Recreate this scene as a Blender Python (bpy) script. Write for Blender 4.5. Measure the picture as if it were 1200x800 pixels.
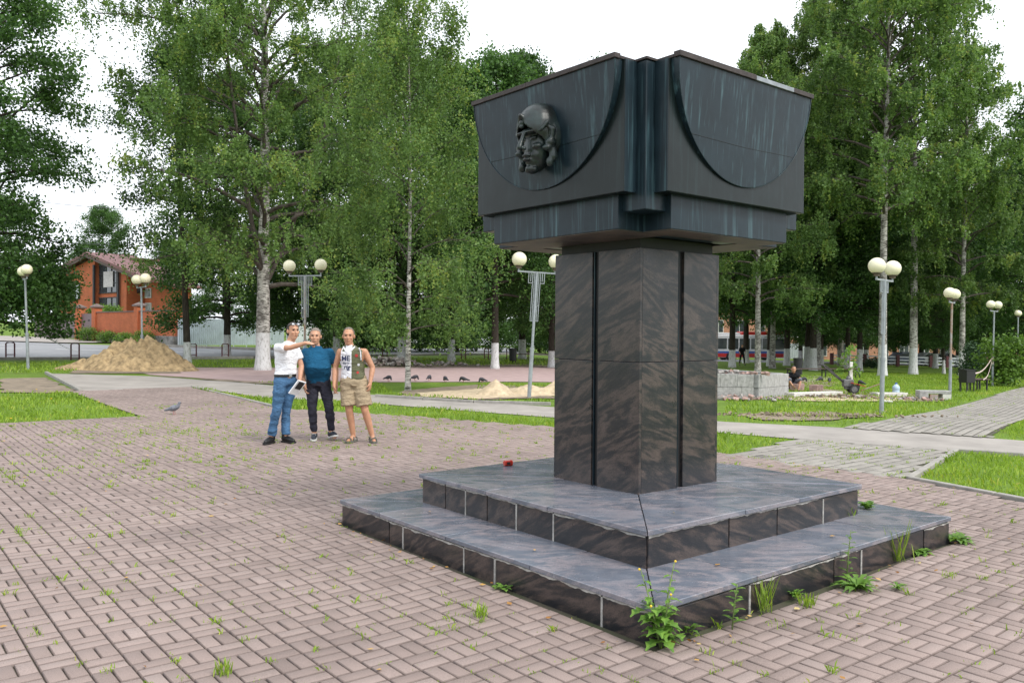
import bpy, bmesh, math, random
import numpy as np
from mathutils import Vector, Matrix, noise
from mathutils.bvhtree import BVHTree
R = math.radians
scene = bpy.context.scene
for o in list(bpy.data.objects): bpy.data.objects.remove(o)
COL = scene.collection
random.seed(7)

# ---------------------------------------------------------------- camera, sky, sun, exposure
F, PITCH, ROLL, H = 977.18, -.013, .0068, 1.72
cd = bpy.data.cameras.new('camera'); cam = bpy.data.objects.new('camera', cd); COL.objects.link(cam)
cd.sensor_width = 36; cd.lens = F/1200*36; cd.clip_end = 3000; cd.clip_start = .05
_f = Vector((0, math.cos(PITCH), math.sin(PITCH))); _u = Vector((0, -math.sin(PITCH), math.cos(PITCH))); _r = Vector((1, 0, 0))
_c, _s = math.cos(ROLL), math.sin(ROLL)
_r2 = _r*_c + _u*_s; _u2 = _u*_c - _r*_s
cam.matrix_world = Matrix(((_r2.x, _u2.x, -_f.x, 0), (_r2.y, _u2.y, -_f.y, 0), (_r2.z, _u2.z, -_f.z, H), (0, 0, 0, 1)))
scene.camera = cam
scene.render.resolution_x, scene.render.resolution_y = 1024, 682
SUN_EL, SUN_AZ = R(50), R(130)          # azimuth measured from +Y clockwise (to the right, a bit behind the camera)
w = bpy.data.worlds.new('World'); scene.world = w; w.use_nodes = True
nt = w.node_tree; nt.nodes.clear()
sky = nt.nodes.new('ShaderNodeTexSky'); sky.sky_type = 'NISHITA'; sky.sun_disc = False
sky.sun_elevation = SUN_EL; sky.sun_rotation = SUN_AZ; sky.air_density = 1.0; sky.dust_density = 4.0; sky.ozone_density = 1.0
hs = nt.nodes.new('ShaderNodeHueSaturation'); hs.inputs['Saturation'].default_value = .35
mx = nt.nodes.new('ShaderNodeMix'); mx.data_type = 'RGBA'; mx.inputs[0].default_value = .72     # thin bright overcast over the clear sky
mx.inputs[7].default_value = (11.2, 11.7, 12.4, 1)
bg = nt.nodes.new('ShaderNodeBackground'); bg.inputs['Strength'].default_value = .1
wo = nt.nodes.new('ShaderNodeOutputWorld')
nt.links.new(sky.outputs[0], hs.inputs['Color']); nt.links.new(hs.outputs[0], mx.inputs[6]); nt.links.new(mx.outputs[2], bg.inputs[0]); nt.links.new(bg.outputs[0], wo.inputs[0])
sl = bpy.data.lights.new('sun', 'SUN'); sl.energy = 1.5; sl.angle = R(16); sl.color = (1, .95, .87)
so = bpy.data.objects.new('sun', sl); COL.objects.link(so); so.location = (20, -10, 30)
sd = Vector((math.sin(SUN_AZ)*math.cos(SUN_EL), math.cos(SUN_AZ)*math.cos(SUN_EL), math.sin(SUN_EL)))
so.rotation_euler = (-sd).to_track_quat('-Z', 'Y').to_euler()
vs = scene.view_settings; vs.view_transform = 'Standard'; vs.look = 'None'; vs.exposure = 0.75; vs.gamma = 1; vs.use_curve_mapping = False

# ---------------------------------------------------------------- terrain and pixel helpers
def sm(t): t = min(1, max(0, t)); return t*t*(3-2*t)
MC = (1.0583, 7.133)                     # monument centre
def zt(x, y):
    b = sm((math.hypot(x-MC[0], y-MC[1])-6)/14)
    z = b*(-.02*x if x > 0 else -.012*x) - .012*max(0, y-14)*sm(x/12)*b
    return z + .010*min(60, max(0, y-45))*sm(-x/12)
def ray(px, py):
    X, Y = px-600, py-400
    x = (_c*X+_s*Y)/F; u = -(-_s*X+_c*Y)/F
    cp, sp = math.cos(PITCH), math.sin(PITCH)
    return x, cp-u*sp, sp+u*cp
def gp(px, py):                          # where the sight line of a photo pixel meets the ground
    dx, dy, dz = ray(px, py); t, prev = .5, 0
    while t < 900:
        if H+t*dz < zt(t*dx, t*dy):
            lo, hi = prev, t
            for _ in range(40):
                m = (lo+hi)/2
                if H+m*dz < zt(m*dx, m*dy): hi = m
                else: lo = m
            return Vector((hi*dx, hi*dy, zt(hi*dx, hi*dy)))
        prev = t; t *= 1.02
    return None
def atd(px, py, d):                      # the point on that sight line at depth d
    dx, dy, dz = ray(px, py); k = d/dy
    return Vector((dx*k, d, H+dz*k))
def on(x, y, dz=0): return Vector((x, y, zt(x, y)+dz))

# ---------------------------------------------------------------- mesh helpers
class MB:
    def __init__(s): s.v = []; s.f = []; s.m = []
    def add(s, vs, fs, mi=0):
        b = len(s.v); s.v += [tuple(v) for v in vs]; s.f += [tuple(i+b for i in f) for f in fs]; s.m += [mi]*len(fs); return s
    def box(s, c, d, rot=None, mi=0):
        hx, hy, hz = d[0]/2, d[1]/2, d[2]/2; c = Vector(c)
        vs = [Vector((x, y, z)) for z in (-hz, hz) for y in (-hy, hy) for x in (-hx, hx)]
        if rot is not None: vs = [rot @ v for v in vs]
        return s.add([v+c for v in vs], [(0,2,3,1),(4,5,7,6),(0,1,5,4),(2,6,7,3),(0,4,6,2),(1,3,7,5)], mi)
    def beam(s, a, b, wd, ht, up=(0,0,1), mi=0):
        a, b = Vector(a), Vector(b); d = (b-a); L = d.length; d.normalize(); u = Vector(up)
        x = d.cross(u)
        if x.length < 1e-4: x = d.cross(Vector((1,0,0)))
        x.normalize(); z = x.cross(d)
        m = Matrix((x, d, z)).transposed()
        return s.box((a+b)/2, (wd, L, ht), m, mi)
    def tube(s, pts, rad, n=8, caps=True, mi=0):
        pts = [Vector(p) for p in pts]
        if not hasattr(rad, '__len__'): rad = [rad]*len(pts)
        vs = []; fs = []; ref = None
        for i, p in enumerate(pts):
            d = (pts[min(i+1, len(pts)-1)]-pts[max(i-1, 0)])
            if d.length < 1e-9: d = Vector((0,0,1))
            d.normalize()
            if ref is None: ref = Vector((1,0,0)) if abs(d.x) < .8 else Vector((0,1,0))
            a = d.cross(ref)
            if a.length < 1e-5: a = d.orthogonal()
            a.normalize(); b = d.cross(a); ref = b.cross(d) if False else ref
            for k in range(n):
                t = 2*math.pi*k/n; vs.append(p+(a*math.cos(t)+b*math.sin(t))*rad[i])
        for i in range(len(pts)-1):
            for k in range(n):
                k2 = (k+1) % n; fs.append((i*n+k, i*n+k2, (i+1)*n+k2, (i+1)*n+k))
        if caps: fs.append(tuple(range(n-1, -1, -1))); fs.append(tuple(range((len(pts)-1)*n, len(pts)*n)))
        return s.add(vs, fs, mi)
    def loft(s, rings, n=20, yaw=0, mi=0, power=2.0):
        # rings: (cx, cy, z, rx, ry) horizontal ellipses bottom to top
        vs = []; fs = []; cy_, sy_ = math.cos(yaw), math.sin(yaw)
        for (cx, cy, z, rx, ry) in rings:
            for k in range(n):
                t = 2*math.pi*k/n; ct, st = math.cos(t), math.sin(t)
                x = rx*math.copysign(abs(ct)**(2/power), ct); y = ry*math.copysign(abs(st)**(2/power), st)
                vs.append((cx+x*cy_-y*sy_, cy+x*sy_+y*cy_, z))
        for i in range(len(rings)-1):
            for k in range(n):
                k2 = (k+1) % n; fs.append((i*n+k, i*n+k2, (i+1)*n+k2, (i+1)*n+k))
        fs.append(tuple(range(n-1, -1, -1))); fs.append(tuple(range((len(rings)-1)*n, len(rings)*n)))
        return s.add(vs, fs, mi)
    def lathe(s, prof, n=16, c=(0,0,0), mi=0):
        return s.loft([(c[0], c[1], c[2]+z, r, r) for r, z in prof], n, 0, mi)
    def sphere(s, c, r, n=14, m=9, rot=None, mi=0):
        if not hasattr(r, '__len__'): r = (r, r, r)
        c = Vector(c); vs = []; fs = []
        for i in range(1, m):
            ph = math.pi*i/m
            for k in range(n):
                t = 2*math.pi*k/n; vs.append(Vector((r[0]*math.sin(ph)*math.cos(t), r[1]*math.sin(ph)*math.sin(t), -r[2]*math.cos(ph))))
        vs.append(Vector((0,0,-r[2]))); vs.append(Vector((0,0,r[2])))
        for i in range(m-2):
            for k in range(n):
                k2 = (k+1) % n; fs.append((i*n+k, i*n+k2, (i+1)*n+k2, (i+1)*n+k))
        bt, tp = len(vs)-2, len(vs)-1
        for k in range(n):
            k2 = (k+1) % n; fs.append((bt, k2, k)); fs.append((tp, (m-2)*n+k, (m-2)*n+k2))
        if rot is not None: vs = [rot @ v for v in vs]
        return s.add([v+c for v in vs], fs, mi)
    def limb(s, pts, rad, n=12):
        s.tube(pts, rad, n)
        for p, r in zip(pts, rad): s.sphere(p, r*.995, 12, 8)
        return s
    def prism(s, poly, o, ux, uy, un, t, mi=0):      # polygon (a,b) in the plane o+a*ux+b*uy, thickness t along un
        o, ux, uy, un = Vector(o), Vector(ux), Vector(uy), Vector(un); n = len(poly)
        vs = [o+ux*a+uy*b for a, b in poly]+[o+ux*a+uy*b+un*t for a, b in poly]
        fs = [tuple(range(n-1, -1, -1)), tuple(range(n, 2*n))]+[(i, (i+1) % n, n+(i+1) % n, n+i) for i in range(n)]
        return s.add(vs, fs, mi)
    def mesh(s, name, mats, smooth=False):
        me = bpy.data.meshes.new(name); me.from_pydata(s.v, [], s.f)
        for m in (mats if isinstance(mats, (list, tuple)) else [mats]): me.materials.append(m)
        if any(s.m): me.polygons.foreach_set('material_index', s.m)
        bm = bmesh.new(); bm.from_mesh(me); bmesh.ops.recalc_face_normals(bm, faces=bm.faces); bm.to_mesh(me); bm.free()
        if smooth: me.polygons.foreach_set('use_smooth', [True]*len(me.polygons))
        me.update(); return me
    def build(s, name, mats, parent=None, smooth=False, bevel=0, loc=None, rz=0):
        return link(name, s.mesh(name, mats, smooth), parent, bevel, loc, rz)
def link(name, me, parent=None, bevel=0, loc=None, rz=0):
    o = bpy.data.objects.new(name, me); COL.objects.link(o)
    if parent is not None: o.parent = parent
    if loc is not None: o.location = loc
    if rz: o.rotation_euler.z = rz
    if bevel:
        b = o.modifiers.new('bevel', 'BEVEL'); b.width = bevel; b.segments = 2; b.limit_method = 'ANGLE'; b.angle_limit = R(40)
    return o
def mesh_np(name, V, Fc, mat, vals=None, smooth=False, flip=False):
    V = np.asarray(V, dtype=np.float32); Fc = np.asarray(Fc, dtype=np.int32); n, k = Fc.shape
    me = bpy.data.meshes.new(name); me.vertices.add(len(V)); me.vertices.foreach_set('co', V.ravel())
    me.loops.add(n*k); me.loops.foreach_set('vertex_index', Fc.ravel()); me.polygons.add(n)
    me.polygons.foreach_set('loop_start', np.arange(0, n*k, k, dtype=np.int32))
    me.update(calc_edges=True)
    if smooth: me.polygons.foreach_set('use_smooth', [True]*n)
    if vals is not None:
        a = me.attributes.new('v', 'FLOAT', 'FACE'); a.data.foreach_set('value', np.asarray(vals, dtype=np.float32))
    me.materials.append(mat); return me
def empty(name, loc=(0,0,0), rz=0):
    o = bpy.data.objects.new(name, None); COL.objects.link(o); o.location = loc; o.rotation_euler.z = rz; o.empty_display_size = .2; return o
def tag(o, label=None, cat=None, group=None, kind=None):
    if label: o['label'] = label
    if cat: o['category'] = cat
    if group: o['group'] = group
    if kind: o['kind'] = kind
    return o
def copy_tree(o, parent=None):
    c = o.copy(); COL.objects.link(c); c.parent = parent
    for ch in list(o.children): copy_tree(ch, c)
    return c
def remeshed(mb, name, mat, voxel, smooth_it=4):          # union of overlapping solids into one continuous skin
    ob = mb.build('tmp', mat)
    r = ob.modifiers.new('r', 'REMESH'); r.mode = 'VOXEL'; r.voxel_size = voxel
    if smooth_it:
        s = ob.modifiers.new('s', 'SMOOTH'); s.factor = .5; s.iterations = smooth_it
    dg = bpy.context.evaluated_depsgraph_get(); me = bpy.data.meshes.new_from_object(ob.evaluated_get(dg)); me.name = name
    me.polygons.foreach_set('use_smooth', [True]*len(me.polygons))
    if not me.materials: me.materials.append(mat)
    old = ob.data; bpy.data.objects.remove(ob); bpy.data.meshes.remove(old); return me

# ---------------------------------------------------------------- materials
def nodes(name):
    m = bpy.data.materials.new(name); m.use_nodes = True; t = m.node_tree; b = t.nodes['Principled BSDF']; return m, t, b
def nd(t, typ, **kw):
    n = t.nodes.new(typ)
    for k, v in kw.items(): setattr(n, k, v)
    return n
def ramp(t, src, stops, interp='LINEAR'):
    r = t.nodes.new('ShaderNodeValToRGB'); r.color_ramp.interpolation = interp; e = r.color_ramp.elements
    while len(e) < len(stops): e.new(.5)
    for el, (p, c) in zip(e, stops): el.position = p; el.color = (*c, 1) if len(c) == 3 else c
    t.links.new(src, r.inputs[0]); return r.outputs[0]
def coords(t, scale=(1,1,1), rot=(0,0,0), out='Object', loc=(0,0,0)):
    tc = t.nodes.new('ShaderNodeTexCoord'); mp = t.nodes.new('ShaderNodeMapping')
    mp.inputs['Scale'].default_value = scale; mp.inputs['Rotation'].default_value = rot; mp.inputs['Location'].default_value = loc
    t.links.new(tc.outputs[out], mp.inputs[0]); return mp.outputs[0]
def world_coords(t, scale=(1,1,1), rot=(0,0,0)):
    g = t.nodes.new('ShaderNodeNewGeometry'); mp = t.nodes.new('ShaderNodeMapping')
    mp.inputs['Scale'].default_value = scale; mp.inputs['Rotation'].default_value = rot
    t.links.new(g.outputs['Position'], mp.inputs[0]); return mp.outputs[0]
def noise_tex(t, vec, scale, detail=5, rough=.6, dist=0):
    n = t.nodes.new('ShaderNodeTexNoise'); n.inputs['Scale'].default_value = scale; n.inputs['Detail'].default_value = detail
    n.inputs['Roughness'].default_value = rough; n.inputs['Distortion'].default_value = dist; t.links.new(vec, n.inputs['Vector']); return n.outputs[0]
def mixc(t, f, a, b, mode='MIX'):
    m = t.nodes.new('ShaderNodeMix'); m.data_type = 'RGBA'; m.blend_type = mode
    for inp, v in ((m.inputs[0], f), (m.inputs[6], a), (m.inputs[7], b)):
        if isinstance(v, (int, float)): inp.default_value = v
        elif isinstance(v, tuple): inp.default_value = (*v, 1) if len(v) == 3 else v
        else: t.links.new(v, inp)
    return m.outputs[2]
def bump(t, b, h, strength=.3, dist=.01):
    n = t.nodes.new('ShaderNodeBump'); n.inputs['Strength'].default_value = strength; n.inputs['Distance'].default_value = dist
    t.links.new(h, n.inputs['Height']); t.links.new(n.outputs[0], b.inputs['Normal'])
def mat(name, col, rough=.6, metal=0, var=.25, scale=6, bmp=0, col2=None, spec=.5, space='world'):
    m, t, b = nodes(name); b.inputs['Roughness'].default_value = rough; b.inputs['Metallic'].default_value = metal
    b.inputs['Specular IOR Level'].default_value = spec
    v = world_coords(t) if space == 'world' else coords(t)
    n = noise_tex(t, v, scale)
    c2 = col2 or tuple(max(0, c*(1-var)) for c in col); c1 = tuple(min(1, c*(1+var*.6)) for c in col) if not col2 else col
    t.links.new(ramp(t, n, [(.32, c2), (.68, c1)]), b.inputs['Base Color'])
    if bmp: bump(t, b, noise_tex(t, v, scale*6, 4), bmp, .01)
    return m
def attr(t, name='v'):
    a = t.nodes.new('ShaderNodeAttribute'); a.attribute_name = name; return a.outputs['Fac']

M = {}
def mk_leaf(name, dark, light, trans=.35, yellow=None):
    m, t, b = nodes(name)
    c = ramp(t, attr(t), [(0, dark), (.8, light), (1, yellow or light)])
    oi = t.nodes.new('ShaderNodeObjectInfo')
    hsn = t.nodes.new('ShaderNodeHueSaturation'); t.links.new(c, hsn.inputs['Color'])
    mr = t.nodes.new('ShaderNodeMapRange'); mr.inputs[3].default_value = .85; mr.inputs[4].default_value = 1.15
    t.links.new(oi.outputs['Random'], mr.inputs[0]); t.links.new(mr.outputs[0], hsn.inputs['Value'])
    c = hsn.outputs[0]
    t.links.new(c, b.inputs['Base Color']); b.inputs['Roughness'].default_value = .5; b.inputs['Specular IOR Level'].default_value = .35
    tr = t.nodes.new('ShaderNodeBsdfTranslucent'); t.links.new(mixc(t, .5, c, (1, 1, .35), 'MULTIPLY'), tr.inputs['Color'])
    ms = t.nodes.new('ShaderNodeMixShader'); ms.inputs[0].default_value = trans
    t.links.new(b.outputs[0], ms.inputs[1]); t.links.new(tr.outputs[0], ms.inputs[2]); t.links.new(ms.outputs[0], t.nodes['Material Output'].inputs[0])
    return m
M['linden'] = mk_leaf('linden_leaf', (.032,.080,.022), (.10,.20,.05), .45)
M['birch'] = mk_leaf('birch_leaf', (.080,.152,.044), (.212,.345,.10), .5, (.30,.37,.088))
M['bush'] = mk_leaf('bush_leaf', (.06,.13,.02), (.17,.30,.05), .4)
M['conifer'] = mk_leaf('needle', (.02,.05,.022), (.05,.10,.04), .1)
M['weed'] = mk_leaf('weed_leaf', (.07,.17,.03), (.2,.36,.06), .4)
M['grass'] = mk_leaf('grass_blade', (.13,.23,.022), (.30,.44,.05), .4, (.42,.44,.09))
M['litter'] = mk_leaf('fallen_leaf', (.28,.12,.03), (.55,.33,.10), .15, (.6,.5,.22))

def mk_granite():
    m, t, b = nodes('polished_granite')
    oi = t.nodes.new('ShaderNodeObjectInfo')
    cmb = t.nodes.new('ShaderNodeCombineXYZ')
    mul = t.nodes.new('ShaderNodeMath'); mul.operation = 'MULTIPLY'; mul.inputs[1].default_value = 37
    t.links.new(oi.outputs['Random'], mul.inputs[0])
    for i in range(3): t.links.new(mul.outputs[0], cmb.inputs[i])
    v = coords(t, (1,1,1), (R(20), R(25), R(30)))
    ad = t.nodes.new('ShaderNodeVectorMath'); ad.operation = 'ADD'; t.links.new(v, ad.inputs[0]); t.links.new(cmb.outputs[0], ad.inputs[1]); v = ad.outputs[0]
    mp = t.nodes.new('ShaderNodeMapping'); mp.inputs['Scale'].default_value = (.8, .8, 3.4); t.links.new(v, mp.inputs[0])
    n0 = noise_tex(t, mp.outputs[0], 1.25, 5, .58, .5); mu = t.nodes.new('ShaderNodeMath'); mu.operation = 'MULTIPLY'; mu.inputs[1].default_value = 40; t.links.new(n0, mu.inputs[0]); si = t.nodes.new('ShaderNodeMath'); si.operation = 'SINE'; t.links.new(mu.outputs[0], si.inputs[0]); ma = t.nodes.new('ShaderNodeMath'); ma.operation = 'MULTIPLY_ADD'; ma.inputs[1].default_value = .135; ma.inputs[2].default_value = .5; t.links.new(si.outputs[0], ma.inputs[0]); n1 = ma.outputs[0]; n2 = noise_tex(t, mp.outputs[0], 7, 8, .78, .8); sp = noise_tex(t, v, 150, 2, .7)
    mm = mixc(t, .45, n1, n2); mm = mixc(t, .28, mm, sp)
    veins = ramp(t, mm, [(.41, (.009,.011,.015)), (.47, (.019,.019,.022)), (.52, (.042,.034,.032)), (.60, (.088,.066,.059))])
    t.links.new(veins, b.inputs['Base Color'])
    rn = noise_tex(t, v, 5, 4); rr = t.nodes.new('ShaderNodeMapRange'); rr.inputs[3].default_value = .2; rr.inputs[4].default_value = .42
    t.links.new(rn, rr.inputs[0]); t.links.new(rr.outputs[0], b.inputs['Roughness']); b.inputs['Specular IOR Level'].default_value = .5
    # weather film: pale dust in soft patches
    return m
M['granite'] = mk_granite()
def mk_tread():
    m = M['granite'].copy(); m.name = 'sky_tinted_granite'; t = m.node_tree; b = t.nodes['Principled BSDF']
    src = b.inputs['Base Color'].links[0].from_socket
    v = world_coords(t); d = ramp(t, noise_tex(t, v, 2.2, 5, .65), [(.35, (.25,.25,.25)), (.75, (.65,.65,.65))])
    bl = mixc(t, 1, src, (3.4, 3.6, 4.1), 'MULTIPLY'); t.links.new(mixc(t, d, bl, (.20,.23,.28)), b.inputs['Base Color'])  # blue-grey sky reflection and a dust film, both put into the tread colour
    for l in list(b.inputs['Roughness'].links): t.links.remove(l)
    r = t.nodes.new('ShaderNodeMapRange'); r.inputs[3].default_value = .16; r.inputs[4].default_value = .34
    t.links.new(noise_tex(t, v, 4, 4), r.inputs[0]); t.links.new(r.outputs[0], b.inputs['Roughness']); b.inputs['Specular IOR Level'].default_value = .8
    return m
M['tread'] = mk_tread()
M['mortar'] = mat('mortar', (.36,.35,.33), .9, 0, .45, 14, .4)
M['moss_soil'] = mat('joint_soil', (.075,.058,.047), .95, 0, .4, 3, .3, (.045,.055,.022))
def mk_copper(name, base, streak, amt):
    m, t, b = nodes(name)
    v = coords(t, (9, 9, .35)); v2 = coords(t, (1,1,1))
    st = ramp(t, noise_tex(t, v, 2.2, 4, .6), [(.56, (0,0,0)), (.72, (1,1,1))])
    fine = ramp(t, noise_tex(t, coords(t, (34, 34, .8)), 1.6, 3, .6), [(.6, (0,0,0)), (.7, (1,1,1))])
    top = noise_tex(t, v2, 1.7, 4)
    k = t.nodes.new('ShaderNodeMath'); k.operation = 'MULTIPLY'; t.links.new(mixc(t, .35, st, fine), k.inputs[0]); t.links.new(top, k.inputs[1])
    k2 = t.nodes.new('ShaderNodeMath'); k2.operation = 'MULTIPLY'; k2.inputs[1].default_value = amt; t.links.new(k.outputs[0], k2.inputs[0])
    grn = ramp(t, noise_tex(t, v2, 3.5, 5, .65), [(.35, base), (.7, tuple(c*1.5 for c in base))])
    t.links.new(mixc(t, k2.outputs[0], grn, streak), b.inputs['Base Color'])
    b.inputs['Metallic'].default_value = .0; b.inputs['Specular IOR Level'].default_value = .26
    rr = t.nodes.new('ShaderNodeMapRange'); rr.inputs[3].default_value = .26; rr.inputs[4].default_value = .44
    t.links.new(noise_tex(t, v2, 6, 4), rr.inputs[0]); t.links.new(rr.outputs[0], b.inputs['Roughness'])
    bump(t, b, noise_tex(t, v2, 3.0, 3), .25, .012); return m
M['copper'] = mk_copper('oxidised_copper', (.0075,.0155,.0215), (.11,.21,.24), 1.1)
M['copper_green'] = mk_copper('green_oxidised_copper', (.006,.010,.0105), (.06,.12,.13), .35)
M['copper_soffit'] = mat('stained_copper_underside', (.14,.11,.085), .55, .3, .5, 4, .2, (.05,.045,.042))
M['flashing'] = mat('brown_flashing', (.045,.034,.032), .6, .3, .4, 20, .3)
M['zinc'] = mat('grey_zinc', (.30,.32,.34), .45, .7, .3, 9, .1)
M['bronze'] = mat('dark_bronze', (.009,.011,.0105), .36, .1, .5, 9, .15, (.024,.04,.04), space='object')
M['groove'] = mat('dark_channel', (.012,.012,.013), .5, 0, .3)
M['red_plastic'] = mat('red_candle_glass', (.45,.03,.015), .3, 0, .2)
M['black_plastic'] = mat('black_plastic', (.015,.015,.016), .45, 0, .2)
def mk_paver(name, c0, c1, scale_dirt=.5):
    m, t, b = nodes(name)
    v = world_coords(t)
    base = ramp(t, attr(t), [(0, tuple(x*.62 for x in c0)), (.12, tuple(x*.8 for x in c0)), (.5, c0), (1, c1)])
    grain = ramp(t, noise_tex(t, v, 260, 2, .6), [(.35, (.72,.72,.72)), (.65, (1.12,1.12,1.12))])
    c = mixc(t, 1, base, grain, 'MULTIPLY')
    d = ramp(t, noise_tex(t, v, scale_dirt, 5, .65), [(.35, (.80,.80,.80)), (.6, (1,1,1))])
    c = mixc(t, 1, c, d, 'MULTIPLY')
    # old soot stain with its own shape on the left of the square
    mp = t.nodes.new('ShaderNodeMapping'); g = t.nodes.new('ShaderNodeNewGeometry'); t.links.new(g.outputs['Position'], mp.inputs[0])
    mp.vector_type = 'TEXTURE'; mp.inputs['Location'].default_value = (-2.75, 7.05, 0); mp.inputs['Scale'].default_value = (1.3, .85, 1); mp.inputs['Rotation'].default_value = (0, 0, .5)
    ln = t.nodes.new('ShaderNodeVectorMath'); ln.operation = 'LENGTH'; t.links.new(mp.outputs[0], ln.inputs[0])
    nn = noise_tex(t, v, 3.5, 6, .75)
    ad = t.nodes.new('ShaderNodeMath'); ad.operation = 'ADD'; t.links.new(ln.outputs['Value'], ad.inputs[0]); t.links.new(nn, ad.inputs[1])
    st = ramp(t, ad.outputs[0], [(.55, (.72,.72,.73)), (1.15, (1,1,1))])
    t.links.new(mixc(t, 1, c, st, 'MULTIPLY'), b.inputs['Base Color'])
    b.inputs['Roughness'].default_value = .82; b.inputs['Specular IOR Level'].default_value = .3
    bump(t, b, noise_tex(t, v, 200, 2), .25, .002); return m
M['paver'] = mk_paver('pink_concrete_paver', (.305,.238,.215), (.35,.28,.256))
M['paver_grey'] = mk_paver('grey_concrete_paver', (.30,.28,.25), (.37,.345,.31))
M['concrete_path'] = mat('worn_concrete', (.30,.275,.25), .9, 0, .22, 1.2, .3)
M['pink_paving'] = mat('pink_paving', (.40,.29,.28), .85, 0, .15, 2.5, .2)
M['asphalt'] = mat('asphalt', (.22,.225,.235), .85, 0, .12, .7, .2)
M['kerb'] = mat('kerb_stone', (.29,.275,.25), .85, 0, .25, 5, .2)
M['white_line'] = mat('road_paint', (.7,.7,.68), .7, 0, .15, 4)
M['dirt'] = mat('bare_soil', (.22,.175,.125), .95, 0, .4, 3.5, .6)
M['sand'] = mat('dry_sand', (.50,.40,.27), .95, 0, .3, 6, .5)
M['sand_brown'] = mat('brown_sand', (.36,.26,.14), .95, 0, .55, 5, 1.0)
def mk_ground():
    m, t, b = nodes('turf_ground'); v = world_coords(t)
    c = ramp(t, noise_tex(t, v, .9, 6, .7), [(.28, (.16,.15,.06)), (.42, (.125,.20,.035)), (.62, (.17,.27,.045)), (.8, (.23,.33,.06))])
    g = ramp(t, noise_tex(t, v, 45, 3, .7), [(.3, (.6,.6,.6)), (.7, (1.15,1.15,1.15))])
    t.links.new(mixc(t, 1, c, g, 'MULTIPLY'), b.inputs['Base Color']); b.inputs['Roughness'].default_value = .95; b.inputs['Specular IOR Level'].default_value = .1
    bump(t, b, noise_tex(t, v, 40, 3), .8, .03); return m
M['ground'] = mk_ground()
# ================================================================ the setting
def axis(a, b, fine0, fine1, step):
    xs = list(np.arange(fine0, fine1+1e-6, step)); s = step; x = fine0
    while x > a: s *= 1.35; x -= s; xs.insert(0, x)
    s = step; x = fine1
    while x < b: s *= 1.35; x += s; xs.append(x)
    return xs
gx, gy = axis(-700, 700, -36, 48, 1.0), axis(-60, 1500, -2, 80, 1.0)
V = [(x, y, zt(x, y)-.03) for y in gy for x in gx]; nx = len(gx)
Fc = [(j*nx+i, j*nx+i+1, (j+1)*nx+i+1, (j+1)*nx+i) for j in range(len(gy)-1) for i in range(nx-1)]
tag(link('ground', mesh_np('ground', V, Fc, M['ground'], smooth=True)), kind='structure')

def jag(poly, seg=.5, amp=.06, seed=1):
    rng = random.Random(seed); out = []
    for i in range(len(poly)):
        a, b = Vector(poly[i]).to_2d(), Vector(poly[(i+1) % len(poly)]).to_2d(); n = max(1, int((b-a).length/seg))
        for k in range(n):
            p = a.lerp(b, k/n); out.append((p.x+rng.uniform(-amp, amp), p.y+rng.uniform(-amp, amp)))
    return out
def drape(name, poly, m, dz, step=2.0, parent=None, kind='structure', top=80):
    bm = bmesh.new(); bm.faces.new([bm.verts.new((p[0], p[1], 0)) for p in poly])
    xs = [p[0] for p in poly]; ys = [p[1] for p in poly]
    for ax, lo, hi in ((0, min(xs), max(xs)), (1, min(ys), max(ys))):
        c = math.floor(lo/step)*step+step
        while c < hi:
            st = step if abs(c) < top else step*4
            no = Vector((1,0,0)) if ax == 0 else Vector((0,1,0))
            bmesh.ops.bisect_plane(bm, geom=bm.verts[:]+bm.edges[:]+bm.faces[:], plane_co=no*c, plane_no=no, dist=1e-5); c += st
    bmesh.ops.triangulate(bm, faces=bm.faces[:])
    for v in bm.verts: v.co.z = zt(v.co.x, v.co.y)+dz
    bmesh.ops.recalc_face_normals(bm, faces=bm.faces[:])
    for f in bm.faces:
        if f.normal.z < 0: f.normal_flip()
    me = bpy.data.meshes.new(name); bm.to_mesh(me); bm.free(); me.materials.append(m)
    o = link(name, me, parent)
    if kind: o['kind'] = kind
    return o
def P(*pp): return [tuple(gp(*p).to_2d()) for p in pp]
def inside(pt, poly):
    x, y = pt; r = False; n = len(poly); j = n-1
    for i in range(n):
        xi, yi = poly[i]; xj, yj = poly[j]
        if (yi > y) != (yj > y) and x < (xj-xi)*(y-yi)/(yj-yi)+xi: r = not r
        j = i
    return r
YAW = .8881
Fd = Vector((-math.sin(YAW), -math.cos(YAW))); Gd = Vector((math.cos(YAW), -math.sin(YAW)))     # outward normals of the two visible monument faces
PLAZA = [(-15.2, 9.8), (-15.2, .6), (9.2, .6), (4.65, 9.89), (3.05, 11.73), (.78, 14.94), (-2.04, 16.65), (-4.94, 17.88), (-8.87, 23.12), (-11.14, 20.93), (-7.13, 16.02), (-8.97, 14.6)]
plaza = drape('brick_plaza', jag(PLAZA, 1, .03, 2), M['moss_soil'], -.016, 2.0)
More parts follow.
